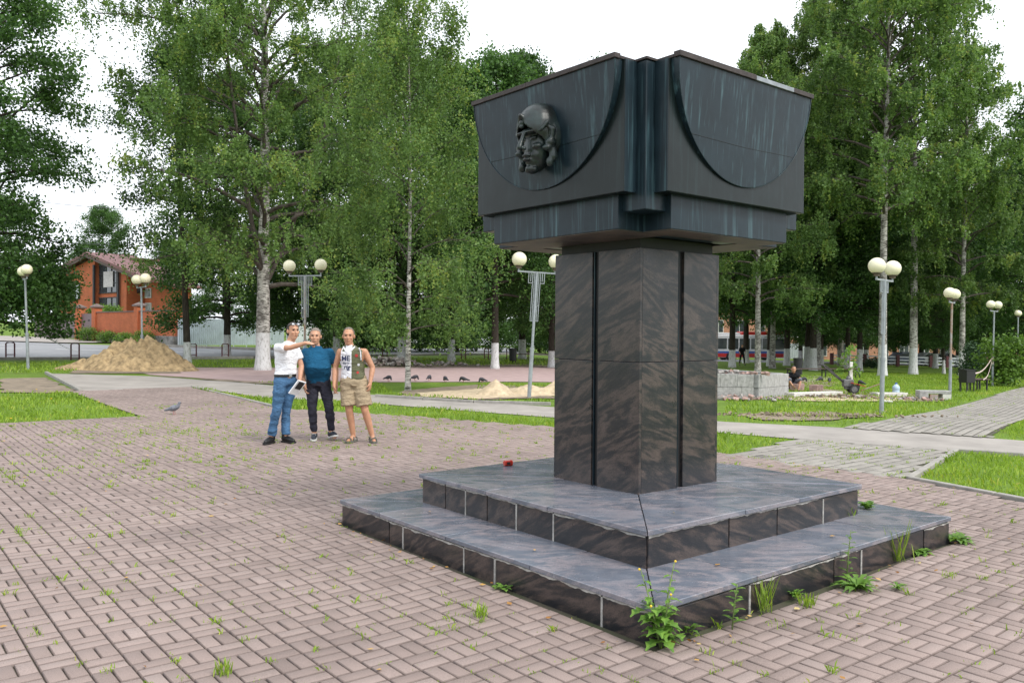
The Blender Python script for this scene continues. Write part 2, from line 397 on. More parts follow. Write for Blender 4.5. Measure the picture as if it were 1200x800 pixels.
# concrete apron, asphalt-grey path, far pink paving, roads
drape('concrete_apron', jag(P((54,437),(94,458),(150,478))+[(-8.95,20.4)]+P((200,462),(224,453),(300,464),(300,449),(176,440)), .8, .05, 3), M['concrete_path'], -.012)
GP_UP = P((300,449),(430,461),(555,469),(650,476),(760,486),(850,493),(990,500)); GP_LO = P((850,506),(760,498),(650,488),(530,479),(430,471),(300,464))
CROSS = GP_UP+P((1060,503),(1160,512),(1200,515),(1280,519),(1280,538),(1200,532),(1118,527),(935,513))+GP_LO
drape('footpath', CROSS, M['concrete_path'], -.016)
PINK = P((150,433),(220,430),(430,430.5),(650,430),(760,433),(860,437),(860,452),(760,451),(650,447),(450,447),(300,446.5),(176,438.5))
drape('pink_square', PINK, M['pink_paving'], -.014)
ROAD = [(-90, 12), (-45, 20), (-23, 37.3), (-13.7, 44.2), (-8.7, 49.8), (3, 64), (14, 84), (45, 92), (140, 96), (140, 108), (40, 104), (4, 96), (-8, 66), (-17, 55.6), (-28, 59.5), (-40, 63.5), (-90, 72)]
drape('road', ROAD, M['asphalt'], -.010, 4)
drape('forecourt', [(-60, 68.2), (-40, 63.7), (-33, 61.6), (-30.4, 64.4), (-42, 75), (-60, 82)], M['concrete_path'], .05, 4)
for a, b in (((-70,46),(-30,51)),((-28,51.2),(-18,50.4)),((-60,60),(-34,56)),((-15.5,51.5),(-9,56))):
    d = (Vector(b)-Vector(a)).normalized(); n = Vector((-d.y, d.x))*.12
    drape('lane_marking', [tuple(Vector(a)+n), tuple(Vector(a)-n), tuple(Vector(b)-n), tuple(Vector(b)+n)], M['white_line'], -.004, 4)
def kerb_line(pts, wd=.18, ht=.14, seg=1.0, name='kerb', light=True, par=None):
    root = par or tag(empty(name), kind='structure')
    for i in range(len(pts)-1):
        a, b = Vector(pts[i]), Vector(pts[i+1]); n = max(1, int((b-a).length/seg))
        for k in range(n):
            p, q = a.lerp(b, (k+.006)/n), a.lerp(b, (k+.994)/n)
            MB().beam(on(p.x, p.y, ht/2-.04), on(q.x, q.y, ht/2-.04), wd, ht).build('kerb_stone', M['kerb'], root, bevel=.012)
    return root
kerb_line([(-28, 59.5), (-17, 55.6), (-8, 66)], .25, .2, 3, 'road_kerb')
kerb_line([(-45, 20), (-23, 37.3), (-13.7, 44.2), (-8.7, 49.8), (3, 64)], .2, .14, 3, 'park_kerb')
kerb_line(P((54,437),(94,458)), .09, .1, 1.0, 'lawn_kerb')
kerb_line([(8.9, 1.2), (4.72, 9.86)]+P((1121,527.5),(1200,532.5)), .08, .07, 1.0, 'lawn_kerb')
kerb_line(P((440,464),(555,471),(646,473.5)), .08, .09, 1.0, 'path_kerb')
kerb_line([(-4.94, 17.88), (-8.87, 23.12)], .08, .07, 1.0, 'lawn_kerb')
# bare soil
for i, poly in enumerate([P((0,443),(52,442),(90,457),(60,460),(0,459)), P((176,439.5),(320,447.5),(420,452),(420,455),(300,448.6)),
        P((90,431),(200,430),(215,437),(80,437)), P((470,457),(560,450),(640,452),(648,466),(560,468),(470,463)), P((870,486),(905,483),(960,481),(1000,484),(1040,480),(1030,487),(960,492),(890,491)),
        P((845,467),(930,468),(1060,470),(1110,470),(1075,462),(1000,458),(925,452),(930,446),(985,447),(975,452),(925,463),(848,462)), P((430,428),(650,427),(650,430),(430,430.5))]):
    drape('soil_patch', jag(poly, .35, .11, 20+i), M['dirt'], -.006 if i not in (2,) else -.004)
drape('sand_bed', jag(P((488,460),(560,455.5),(645,454),(648,464),(560,467),(500,465)), .3, .1, 44), M['sand'], .004)
drape('sand_bed', jag(P((925,466),(990,465.5),(1070,466),(1072,469),(990,470),(930,469.5)), .3, .08, 45), M['sand'], .004)
drape('gravel_walk', P((925,441),(960,440),(985,442),(960,446),(925,447)), M['concrete_path'], -.012)

# ---- pavers, laid in basket weave along the monument's axes
rngp = random.Random(11)
def warp(u, v): return u+.018*math.sin(v*.9+u*.35)+.01*math.sin(v*2.3+1), v+.012*math.sin(u*.8+v*.3)
def paver_verts(cu, cv, du, dv, tilt=True, full=True, o=MC, U=Gd, W=Fd, dz=0):
    # top rim, chamfer rim (and skirt) of one paver centred at (cu,cv)
    h = dz+rngp.gauss(0, .0011); tu, tv = rngp.gauss(0, .006), rngp.gauss(0, .006); rot = rngp.gauss(0, .008)
    out = []
    for (k, zz) in ((.994, 0), (1.0, -.0048)) + (((1.0, -.03),) if full else ()):
        ins = .005 if zz == 0 else 0
        for a, b in ((-1,-1), (1,-1), (1,1), (-1,1)):
            x, y = a*(du/2-ins), b*(dv/2-ins); x, y = x-y*rot, y+x*rot
            uu, vv = warp(cu+x, cv+y)
            p = Vector(o)+U*uu+W*vv
            out.append((p.x, p.y, zt(p.x, p.y)+h+zz+x*tu+y*tv))
    return out
F_TOP = [(0,1,2,3)] + [(4+i, 4+(i+1) % 4, (i+1) % 4, i) for i in range(4)]
F_FULL = F_TOP + [(8+i, 8+(i+1) % 4, 4+(i+1) % 4, 4+i) for i in range(4)]
cells = []; CELL = .188
RP = 1.823+.004
for iu in range(-130, 88):
    for iv in range(-140, 66):
        cu, cv = (iu+.5)*CELL, (iv+.5)*CELL
        p = Vector(MC)+Gd*cu+Fd*cv
        if p.y < .8 or p.x < -15.3 or not inside((p.x, p.y), PLAZA): continue
        if abs(cu) < RP-.02 and abs(cv) < RP-.02: continue
        if p.y > 2 and abs(p.x/p.y) > 1.5: continue          # far outside any view of the square
        d = math.hypot(p.x, p.y)
        for k in (-CELL/4, CELL/4):
            if (iu+iv) % 2: bu, bv, du, dv = cu+k, cv, CELL/2, CELL
            else: bu, bv, du, dv = cu, cv+k, CELL, CELL/2
            cells.append((d, bu, bv, du, dv, p))
def shows(c):      # is this paver inside the photograph, and not hidden by the monument's base
    p = Vector(MC)+Gd*c[1]+Fd*c[2]
    if p.y < 1: return False
    px = 600+F*p.x/p.y; py = 388+F*H/p.y
    return 0 < px < 1200 and py < 800
cells.sort(key=lambda c: c[0])
near = [c for c in cells if shows(c)][:300]; nearset = set(id(c) for c in near)
GAP = .0066
for c in near:
    vs = paver_verts(c[1], c[2], c[3]-GAP-(.001 if c[3] > .15 else 0), c[4]-GAP-.0015)
    o3 = Vector((sum(v[0] for v in vs[:4])/4, sum(v[1] for v in vs[:4])/4, vs[0][2]))
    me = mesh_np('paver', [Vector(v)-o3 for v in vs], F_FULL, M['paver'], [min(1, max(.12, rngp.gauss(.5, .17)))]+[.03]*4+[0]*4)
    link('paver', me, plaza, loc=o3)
V = []; Fc = []; val = []
for c in cells:
    if id(c) in nearset: continue
    full = c[0] < 9
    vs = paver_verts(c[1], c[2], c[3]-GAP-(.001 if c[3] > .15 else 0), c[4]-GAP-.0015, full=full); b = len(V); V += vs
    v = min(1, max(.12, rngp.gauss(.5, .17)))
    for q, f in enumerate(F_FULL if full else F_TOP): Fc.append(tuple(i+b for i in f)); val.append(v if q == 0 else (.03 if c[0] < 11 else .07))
tag(link('pavers', mesh_np('pavers', V, Fc, M['paver'], val), plaza), kind='stuff')

# ---- grey paver walk with grassy joints on the right (rows run away along the monument's axis)
WALK_A = P((853,533),(935,514),(1118,527.5),(1057,560))
WALK_B = P((990,500.5),(1060,487.5),(1200,453),(1290,432),(1330,455),(1200,489),(1158,512))
walk = drape('paved_walk', WALK_A, M['moss_soil'], -.011); walk2 = drape('paved_walk', WALK_B, M['moss_soil'], -.013)
for wk, poly, o0, U in ((walk, WALK_A, (3.05, 11.73), -Fd), (walk2, WALK_B, (6.19, 15.47), Vector((.60, .80)))):
    W = Vector((-U.y, U.x)); V = []; Fc = []; val = []
    for i in range(-60, 180):
        for j in range(-60, 60):
            cu, cv = (i+.5+(.5 if j % 2 else 0))*.24, (j+.5)*.16
            p = Vector(o0)+U*cu+W*cv
            if not inside((p.x, p.y), poly): continue
            edge = not inside((p.x+.22, p.y), poly) or not inside((p.x-.22, p.y), poly)
            vs = paver_verts(cu, cv, .225, .142, full=False, o=o0, U=U, W=W, dz=.001); b = len(V); V += vs; v = min(1, max(0, rngp.gauss(.5, .17)))
            for f in F_TOP: Fc.append(tuple(q+b for q in f)); val.append(v)
    tag(link('walk_pavers', mesh_np('walk_pavers', V, Fc, M['paver_grey'], val), wk), kind='stuff')
# ================================================================ the monument
mon = tag(empty('granite_monument', (MC[0], MC[1], 0), math.atan2(Gd.y, Gd.x)), 'square memorial of dark copper box with relief face on a granite pillar and steps', 'monument')
# local frame: x = right visible face, -y = left visible face (with the head)
rm = random.Random(3)
S1, Z1, RR1, S2, Z2, RR2, PP, Z3 = 1.835, .2095, 1.823, 1.331, .456, 1.309, .4916, 2.369
def rotz(k): return Matrix.Rotation(k*math.pi/2, 3, 'Z')
def step(name, outer, inner, ztop, zbot, riser_half, cuts_t, cuts_r):
    core = MB().box((0, 0, (ztop-.034+zbot)/2), (2*riser_half-.036, 2*riser_half-.036, ztop-.034-zbot)).build(name, M['mortar'], mon)
    for k in range(4):
        m = rotz(k)       # side whose outward direction is m @ (0,-1,0)
        cuts = [-outer]+[c*outer for c in cuts_t[k % len(cuts_t)]]+[outer]
        for i in range(len(cuts)-1):
            a, b = cuts[i]+.003, cuts[i+1]-.003
            def clip(x): return max(-inner-0, min(inner, x))
            ia = a+(outer-inner)+.002 if i == 0 else a; ib = b-(outer-inner)-.002 if i == len(cuts)-2 else b
            poly = [(a if i else a+.001, -outer), (b if i < len(cuts)-2 else b-.001, -outer), (ib, -inner), (ia, -inner)]
            dz = rm.uniform(-.0025, .0025); tl = rm.uniform(-.002, .002)
            vs = [m @ Vector((x, y, ztop-.034+dz)) for x, y in poly]+[m @ Vector((x, y, ztop+dz+(tl if y < -inner-.01 else 0))) for x, y in poly]
            MB().add(vs, [(3,2,1,0), (4,5,6,7)]+[(q, (q+1) % 4, 4+(q+1) % 4, 4+q) for q in range(4)]).build('tread_slab', M['tread'], core, bevel=.004)
        cuts = [-riser_half]+[c*riser_half for c in cuts_r[k % len(cuts_r)]]+[riser_half]
        for i in range(len(cuts)-1):
            a, b = cuts[i]+(.006 if i else .012), cuts[i+1]-(.006 if i < len(cuts)-2 else .012)
            hgt = ztop-.034-zbot-.008-rm.uniform(0, .006)
            if i and rm.random() < .75: w2 = rm.uniform(.012, .02); MB().box(m @ Vector((cuts[i]+rm.uniform(-.003, .003), -riser_half+.011, zbot+hgt/2)), (w2, .031, hgt*.97) if k % 2 == 0 else (.031, w2, hgt*.97)).build('mortar_joint', M['mortar'], core)
            if rm.random() < .8:      # ragged mortar squeezed out under the tread
                nn = max(6, int((b-a)/.02)); top_ = zbot+hgt+.006; vs = []
                for q in range(nn+1): x_ = a+(b-a)*q/nn; dp = max(.002, .007+.013*noise.noise(Vector((x_*9, k*3.1+i, ztop*5)))+.006*rm.random()); vs += [m @ Vector((x_, -riser_half-.0035, top_)), m @ Vector((x_, -riser_half-.0035, top_-dp)), m @ Vector((x_, -riser_half+.004, top_-dp-.001))]
                MB().add(vs, [(3*q, 3*q+1, 3*q+4, 3*q+3) for q in range(nn)]+[(3*q+1, 3*q+2, 3*q+5, 3*q+4) for q in range(nn)]).build('mortar_bead', M['mortar'], core)
            MB().box(m @ Vector(((a+b)/2, -riser_half+.012+rm.uniform(-.002, .002), zbot+hgt/2)), (b-a, .026, hgt) if k % 2 == 0 else (.026, b-a, hgt)).build('riser_panel', M['granite'], core, bevel=.003)
    return core
step('lower_step', S1, RR2-.03, Z1, -.03, RR1, [[-.62,-.1,.42],[-.48,.05,.5],[-.5,0,.5],[-.4,.2]], [[-.55,-.43,.02,.22,.78],[-.52,.02,.22,.75],[-.5,.0,.5],[-.4,.3]])
step('upper_step', S2, PP-.06, Z2, Z1-.02, RR2, [[-.27,.28],[-.22,.3],[0.],[0.]], [[-.72,-.5,-.28,.0,.32],[-.35,.1,.58],[0.],[0.]])
ped = MB().box((0, 0, (Z3+Z2)/2-.01), (2*PP-.056, 2*PP-.056, Z3-Z2+.02)).build('pedestal', M['groove'], mon)
for k in range(4):
    m = rotz(k)
    for sx in (-1, 1):
        wd = PP-.034
        for (za, zb) in ((Z2-.01, Z2+(Z3-Z2)*.535-.002), (Z2+(Z3-Z2)*.535+.002, Z3)):
            cx = sx*(PP-wd/2-.0015-.0)
            if k % 2 == 0: cx = cx
            d = (wd-.004, .03, zb-za) if k % 2 == 0 else (.03, wd-.004, zb-za)
            # corner panels butt: even faces run to the corner, odd faces stop behind them
            if k % 2: d = (.03, wd-.034, zb-za); cx = sx*(PP-.032-(wd-.034)/2)
            MB().box(m @ Vector((cx, -PP+.015+rm.uniform(0, .003), (za+zb)/2)), d).build('granite_panel', M['granite'], ped, bevel=.003)
    q = MB(); q.box(m @ Vector((-.020, -PP+.020, (Z2+Z3)/2)), (.008, .02, Z3-Z2-.004) if k % 2 == 0 else (.02, .008, Z3-Z2-.004)); q.build('channel_strip', M['copper'], ped)
MB().box((0, 0, Z3+.045), (.9, .9, .09)).build('neck', M['groove'], ped)

# ---- copper box
HB, E_, ZT, ZB, KF, MF, ZF, DD, CC, ZD, QQ, ZP = 1.0573, .8463, 3.614, 2.693, .983, .719, 2.4485, 1.118, .818, 3.622, .936, 2.5725
cap = MB().box((0, 0, (ZP+ZT-.004)/2), (2*QQ, 2*QQ, ZT-.004-ZP)).build('copper_box', M['copper'], mon, bevel=.006)
MB().box((0, 0, (ZF+.1+ZP)/2), (1.36, 1.36, ZP-.002-ZF-.1+.05)).build('inner_core', M['copper'], cap)
for k in range(4):
    m = rotz(k)
    def T(x, y, z): return m @ Vector((x, y, z))
    def bx(mb, x0, x1, y0, y1, z0, z1):
        vs = [T(x, y, z) for z in (z0, z1) for y in (y0, y1) for x in (x0, x1)]
        return mb.add(vs, [(0,2,3,1),(4,5,7,6),(0,1,5,4),(2,6,7,3),(0,4,6,2),(1,3,7,5)])
    bx(MB(), -E_, E_, -HB, -QQ+.01, ZB, ZT).build('face_plate', M['copper_green'], cap, bevel=.005)
    for sx in (-1, 1): bx(MB(), *sorted((sx*(E_-.001), sx*(E_+.003))), -HB+.002, -QQ-.002, ZB+.002, ZT-.002).build('corner_return', M['copper'], cap)
    fr = bx(MB(), -MF, MF, -KF, -.55, ZF+.001, ZB+.03).build('frieze', M['copper'], cap, bevel=.004)
    bx(MB(), -MF+.01, MF-.01, -KF+.01, -.45 if k % 2 == 0 else -.7, ZF-.004, ZF+.004).build('soffit', M['copper_soffit'], fr)
    # leaning half disc: proud at the top, dying into the plate at the foot
    NS = 48; RAD = CC; dep = .80
    def outw(d): return -(HB+.010+(DD-HB-.010+.012)*(1-d/dep))
    vs = []; fs = []
    arc = [(RAD*math.cos(math.pi*i/NS), dep*math.sin(math.pi*i/NS)) for i in range(NS+1)]
    for x, d in arc: vs.append(T(x, outw(d), ZT-d))
    for x, d in arc: vs.append(T(x, -HB+.004, ZT-d))
    n = NS+1
    fs.append(tuple(range(n))); fs += [(i, i+1, n+i+1, n+i) for i in range(NS)]; fs.append((0, n-1, 2*n-1, n)[::-1])
    dsk = MB().add(vs, fs).build('half_disc', M['copper'], cap)
    # soldered seam across the disc and a thin bead along the arc
    ds = .50; hx = RAD*math.sqrt(max(0, 1-(ds/dep)**2))
    MB().tube([T(-hx+.01, outw(ds)-.001, ZT-ds), T(0, outw(ds+.01)-.001, ZT-ds-.01), T(hx-.01, outw(ds)-.001, ZT-ds+.004)], .0018, 5).build('seam', M['copper_green'], dsk)
    MB().tube([T(x, outw(d)-.001, ZT-d) for x, d in arc], .004, 5).build('edge_bead', M['copper'], dsk)
    # flashing along the top edge
    segs = [(-CC-.015, -.12), (-.118, .38), (.382, CC+.015)]
    if k == 1: segs = [(-CC-.015, .05), (.052, .55), (.552, CC+.015)]
    for i, (a, b) in enumerate(segs):
        vs2 = MB(); th = .03 if not (k == 1 and i == 1) else .026
        bx(vs2, a, b, -DD-.03, -DD+.03, ZT-.006, ZT+th+rm.uniform(-.003, .004)); vs2.build('top_flashing', M['flashing'] if not (k == 1 and i == 1) else M['zinc'], cap, bevel=.003)
bxx = MB().box((0, 0, ZT+.008), (2*HB+.05, 2*CC+.02, .02)); bxx.box((0, 0, ZT+.0085), (2*CC+.02, 2*HB+.05, .0195)); bxx.box((0, 0, ZT+.007), (2*QQ+.02, 2*QQ+.02, .016)); bxx.build('roof_sheet', M['flashing'], cap)

# ---- helmeted relief head on the left visible face
def on_face(px, py, outward):          # photo pixel to a point of the plane of the left face, in monument coordinates
    d = Vector(ray(px, py)); o = Vector((0, 0, H)); nrm = Vector((Fd.x, Fd.y, 0)); c = Vector((MC[0], MC[1], 0))+nrm*outward
    t = (c-o).dot(nrm)/d.dot(nrm); p = o+d*t-Vector((MC[0], MC[1], 0))
    return p.x*Gd.x+p.y*Gd.y, p.z
a0, z0 = on_face(640, 121, HB+.10); a1, z1 = on_face(640, 205, HB+.10)
hx0, hz0, hs = on_face(630, 164, HB+.10)[0], (z0+z1)/2, (z0-z1)/.565      # centre and scale (0.60 m tall at scale 1)
def HP(x, y, z): return Vector((hx0+x*hs, -HB-.02+y*hs, hz0+z*hs))
hd = MB()
def sp(x, y, z, r, rot=None): hd.sphere(HP(x, y, z), tuple(c*hs for c in (r if hasattr(r, '__len__') else (r, r, r))), 20, 14, rot)
# face: long narrow oval looking straight out of the plate
sp(0, -.09, -.04, (.118, .098, .20)); sp(0, -.10, -.15, (.078, .092, .10)); sp(0, -.14, -.232, (.042, .062, .036))
sp(-.068, -.135, -.06, (.042, .05, .03)); sp(.068, -.135, -.06, (.042, .05, .03)); sp(-.05, -.13, -.12, (.036, .05, .05)); sp(.05, -.13, -.12, (.036, .05, .05))           # cheekbones
sp(0, -.18, .056, (.108, .05, .024)); sp(-.055, -.205, .047, (.052, .034, .014)); sp(.055, -.205, .047, (.052, .034, .014))   # brow ridge
hd.limb([HP(0, -.215, .06), HP(0, -.25, -.02), HP(0, -.272, -.075)], [.017*hs, .017*hs, .023*hs])                           # nose
sp(-.022, -.24, -.083, .017); sp(.022, -.24, -.083, .017)
sp(0, -.20, -.132, (.046, .03, .012)); sp(0, -.196, -.162, (.040, .03, .014))             # lips
sp(-.055, -.172, .004, (.032, .02, .013)); sp(.055, -.172, .004, (.032, .02, .013))       # lids
hd.limb([HP(-.045, -.15, -.235), HP(0, -.06, -.20), HP(.045, -.15, -.235)], [.02*hs]*3)
head = link('relief_head', remeshed(hd, 'relief_head', M['bronze'], .0065, 2), cap)
hm = MB()
hd = hm
sp(0, -.055, .09, (.185, .20, .215)); sp(.02, -.02, .03, (.19, .16, .2))
# peak of the hood: a raised V-shaped rim over the forehead
hm.limb([HP(-.155, -.10, .03), HP(-.10, -.20, .10), HP(0, -.262, .175), HP(.10, -.20, .10), HP(.155, -.10, .03)], [.016*hs, .02*hs, .02*hs, .02*hs, .016*hs])
cut = MB()
hel = link('hood', remeshed(hm, 'hood', M['bronze'], .010, 2), head)
# open the front of the hood so the face stands in it
b = bmesh.new(); b.from_mesh(hel.data)
kill = []
for f in b.faces:
    c = f.calc_center_median(); x, y, z = (c.x-hx0)/hs, (c.y+HB+.02)/hs, (c.z-hz0)/hs
    if y < -.06 and z < .165-1.0*abs(x) - .02 and abs(x) < .14: kill.append(f)
    elif z < -.05 and y < -.02 and abs(x) < .10: kill.append(f)
bmesh.ops.delete(b, geom=kill, context='FACES'); b.to_mesh(hel.data); b.free()
s_ = hel.modifiers.new('thick', 'SOLIDIFY'); s_.thickness = .012; s_.offset = -1
for sx in (-1, 1):       # hair locks, ear boss and strap ends at the sides
    hd = MB()
    sp(sx*.172, -.08, .045, (.028, .045, .055)); sp(sx*.18, -.10, -.04, (.035, .05, .04)); sp(sx*.165, -.12, -.085, (.04, .05, .025))
    hd.limb([HP(sx*.15, -.12, .09), HP(sx*.205, -.10, .06), HP(sx*.195, -.10, -.0), HP(sx*.15, -.12, -.03)], [.02*hs, .022*hs, .02*hs, .018*hs])
    hd.limb([HP(sx*.18, -.08, -.10), HP(sx*.185, -.08, -.15)], [.034*hs, .036*hs]); hd.limb([HP(sx*.168, -.10, -.185), HP(sx*.17, -.10, -.2)], [.033*hs, .03*hs])
    hd.limb([HP(sx*.175, -.14, .11), HP(sx*.155, -.17, .06), HP(sx*.12, -.18, .045)], [.017*hs, .015*hs, .014*hs])
    link('hair_lock', remeshed(hd, 'hair_lock', M['bronze'], .009, 1), head)
hd = MB(); sp(-.012, -.235, .125, (.03, .025, .03)); sp(-.012, -.24, .092, (.022, .02, .014)); link('forehead_badge', remeshed(hd, 'forehead_badge', M['bronze'], .007, 1), head)

# ---- memorial candle on the upper step
pz = Z2+.001; dx, dy, dz = ray(594.5, 545.5); k = (pz-H)/dz
cdl = tag(empty('grave_candle', (dx*k, dy*k, pz), .5), 'small red glass grave candle lying on the upper granite step', 'candle')
b_ = MB(); b_.tube([(-.034, 0, .026), (-.03, 0, .026), (.03, 0, .026), (.034, 0, .026)], [.022, .026, .026, .022], 10); b_.build('glass', M['red_plastic'], cdl, smooth=False)
MB().tube([(.034, 0, .026), (.046, 0, .026)], [.027, .027], 12).build('lid', M['red_plastic'], cdl); MB().box((0, -.026, .026), (.032, .006, .022)).build('paper_label', M['black_plastic'], cdl)
# ================================================================ people
def mk_skin(name, c):
    m, t, b = nodes(name); b.inputs['Roughness'].default_value = .55
    n = noise_tex(t, coords(t), 14, 4)
    t.links.new(ramp(t, n, [(.3, tuple(x*.85 for x in c)), (.7, tuple(min(1, x*1.1) for x in c))]), b.inputs['Base Color'])
    b.inputs['Subsurface Weight'].default_value = .08; b.inputs['Subsurface Radius'].default_value = (.02,.008,.005); return m
def cloth(name, c, sc=8, var=.25):
    m, t, b = nodes(name); b.inputs['Roughness'].default_value = .9; b.inputs['Specular IOR Level'].default_value = .15
    v = coords(t); t.links.new(ramp(t, noise_tex(t, v, sc, 4), [(.3, tuple(x*(1-var) for x in c)), (.7, tuple(min(1, x*(1+var*.5)) for x in c))]), b.inputs['Base Color'])
    wv = t.nodes.new('ShaderNodeTexNoise'); wv.inputs['Scale'].default_value = 7; wv.inputs['Detail'].default_value = 3; wv.inputs['Distortion'].default_value = 1.5
    t.links.new(coords(t, (1, 1, 2.2)), wv.inputs['Vector']); bump(t, b, wv.outputs[0], .9, .03); return m
M['skin'] = mk_skin('skin', (.50,.27,.17)); M['skin_tan'] = mk_skin('tanned_skin', (.46,.235,.14))
M['hair'] = mat('short_dark_hair', (.06,.05,.042), .8, 0, .4, 60, 0, space='object'); M['hair_grey'] = mat('cropped_grey_hair', (.19,.16,.135), .85, 0, .3, 60, 0, space='object')
M['white_shirt'] = cloth('white_cotton', (.78,.79,.82), 5, .08); M['blue_shirt'] = cloth('blue_jersey', (.012,.085,.17), 5, .25)
M['jeans'] = cloth('blue_denim', (.075,.165,.30), 4, .45); M['sweatpants'] = cloth('dark_sweatpants', (.035,.035,.05), 5, .3)
M['khaki'] = cloth('khaki_cotton', (.36,.285,.19), 6, .2); M['olive'] = cloth('olive_jersey', (.12,.125,.075), 6, .25); M['vest_white'] = cloth('white_jersey', (.70,.70,.74), 6, .08)
M['black_leather'] = mat('black_leather', (.012,.012,.013), .4, 0, .3); M['black_cloth'] = cloth('black_cotton', (.014,.015,.018), 5, .3); M['grey_cloth'] = cloth('grey_cotton', (.16,.17,.2), 5, .3)
M['navy_shoe'] = mat('navy_mesh_shoe', (.02,.026,.04), .7, 0, .4, 30); M['white_sole'] = mat('white_rubber', (.6,.6,.58), .7, 0, .2); M['sandal'] = mat('grey_sandal', (.12,.12,.10), .7, 0, .3)
M['paper'] = mat('white_paper', (.78,.79,.82), .6, 0, .05); M['print_dark'] = mat('navy_print', (.03,.04,.10), .8, 0, .1); M['print_red'] = mat('red_print', (.4,.03,.03), .8, 0, .1)
M['eye'] = mat('eye', (.02,.015,.012), .3, 0, .1); M['lens'] = mat('mirror_lens', (.45,.5,.55), .12, .6, .1)
M['belt'] = mat('black_belt', (.012,.012,.012), .45, 0, .2); M['buckle'] = mat('steel_buckle', (.5,.5,.5), .3, 1, .1)

def hand(mb, wrist, d, n, s=1.0, curl=.6, spread=.0, side=1):
    # palm and five fingers; d = direction of the hand, n = back-of-hand normal, side: +1 thumb on d x n side
    w_, d, n = Vector(wrist), Vector(d).normalized(), Vector(n); n = (n-d*n.dot(d)).normalized(); x = d.cross(n)*side
    pc = w_+d*.045*s
    m = Matrix((x, d, n)).transposed(); mb.sphere(pc, (.040*s, .055*s, .017*s), 12, 8, m); mb.limb([w_-d*.02*s, w_+d*.03*s], [.026*s, .028*s], 10)
    for i, (off, L) in enumerate(((.030, .072), (.010, .080), (-.011, .074), (-.030, .060))):
        b0 = pc+d*.040*s+x*off*s; dirs = []; a = 0; p = b0; pts = [p]
        for j, f in enumerate((.45, .32, .23)):
            a += curl*(.55 if j == 0 else .8); p = p+(d*math.cos(a)-n*math.sin(a)+x*off*spread*6)*L*f*s; pts.append(p)
        mb.limb(pts, [.0098*s, .0092*s, .0085*s, .0075*s], 8)
    t0 = w_+d*.025*s+x*.030*s
    mb.limb([t0, t0+(x*.7+d*.7-n*.1).normalized()*.036*s, t0+(x*.55+d*.8-n*.3).normalized()*.062*s], [.013*s, .0115*s, .009*s], 8)

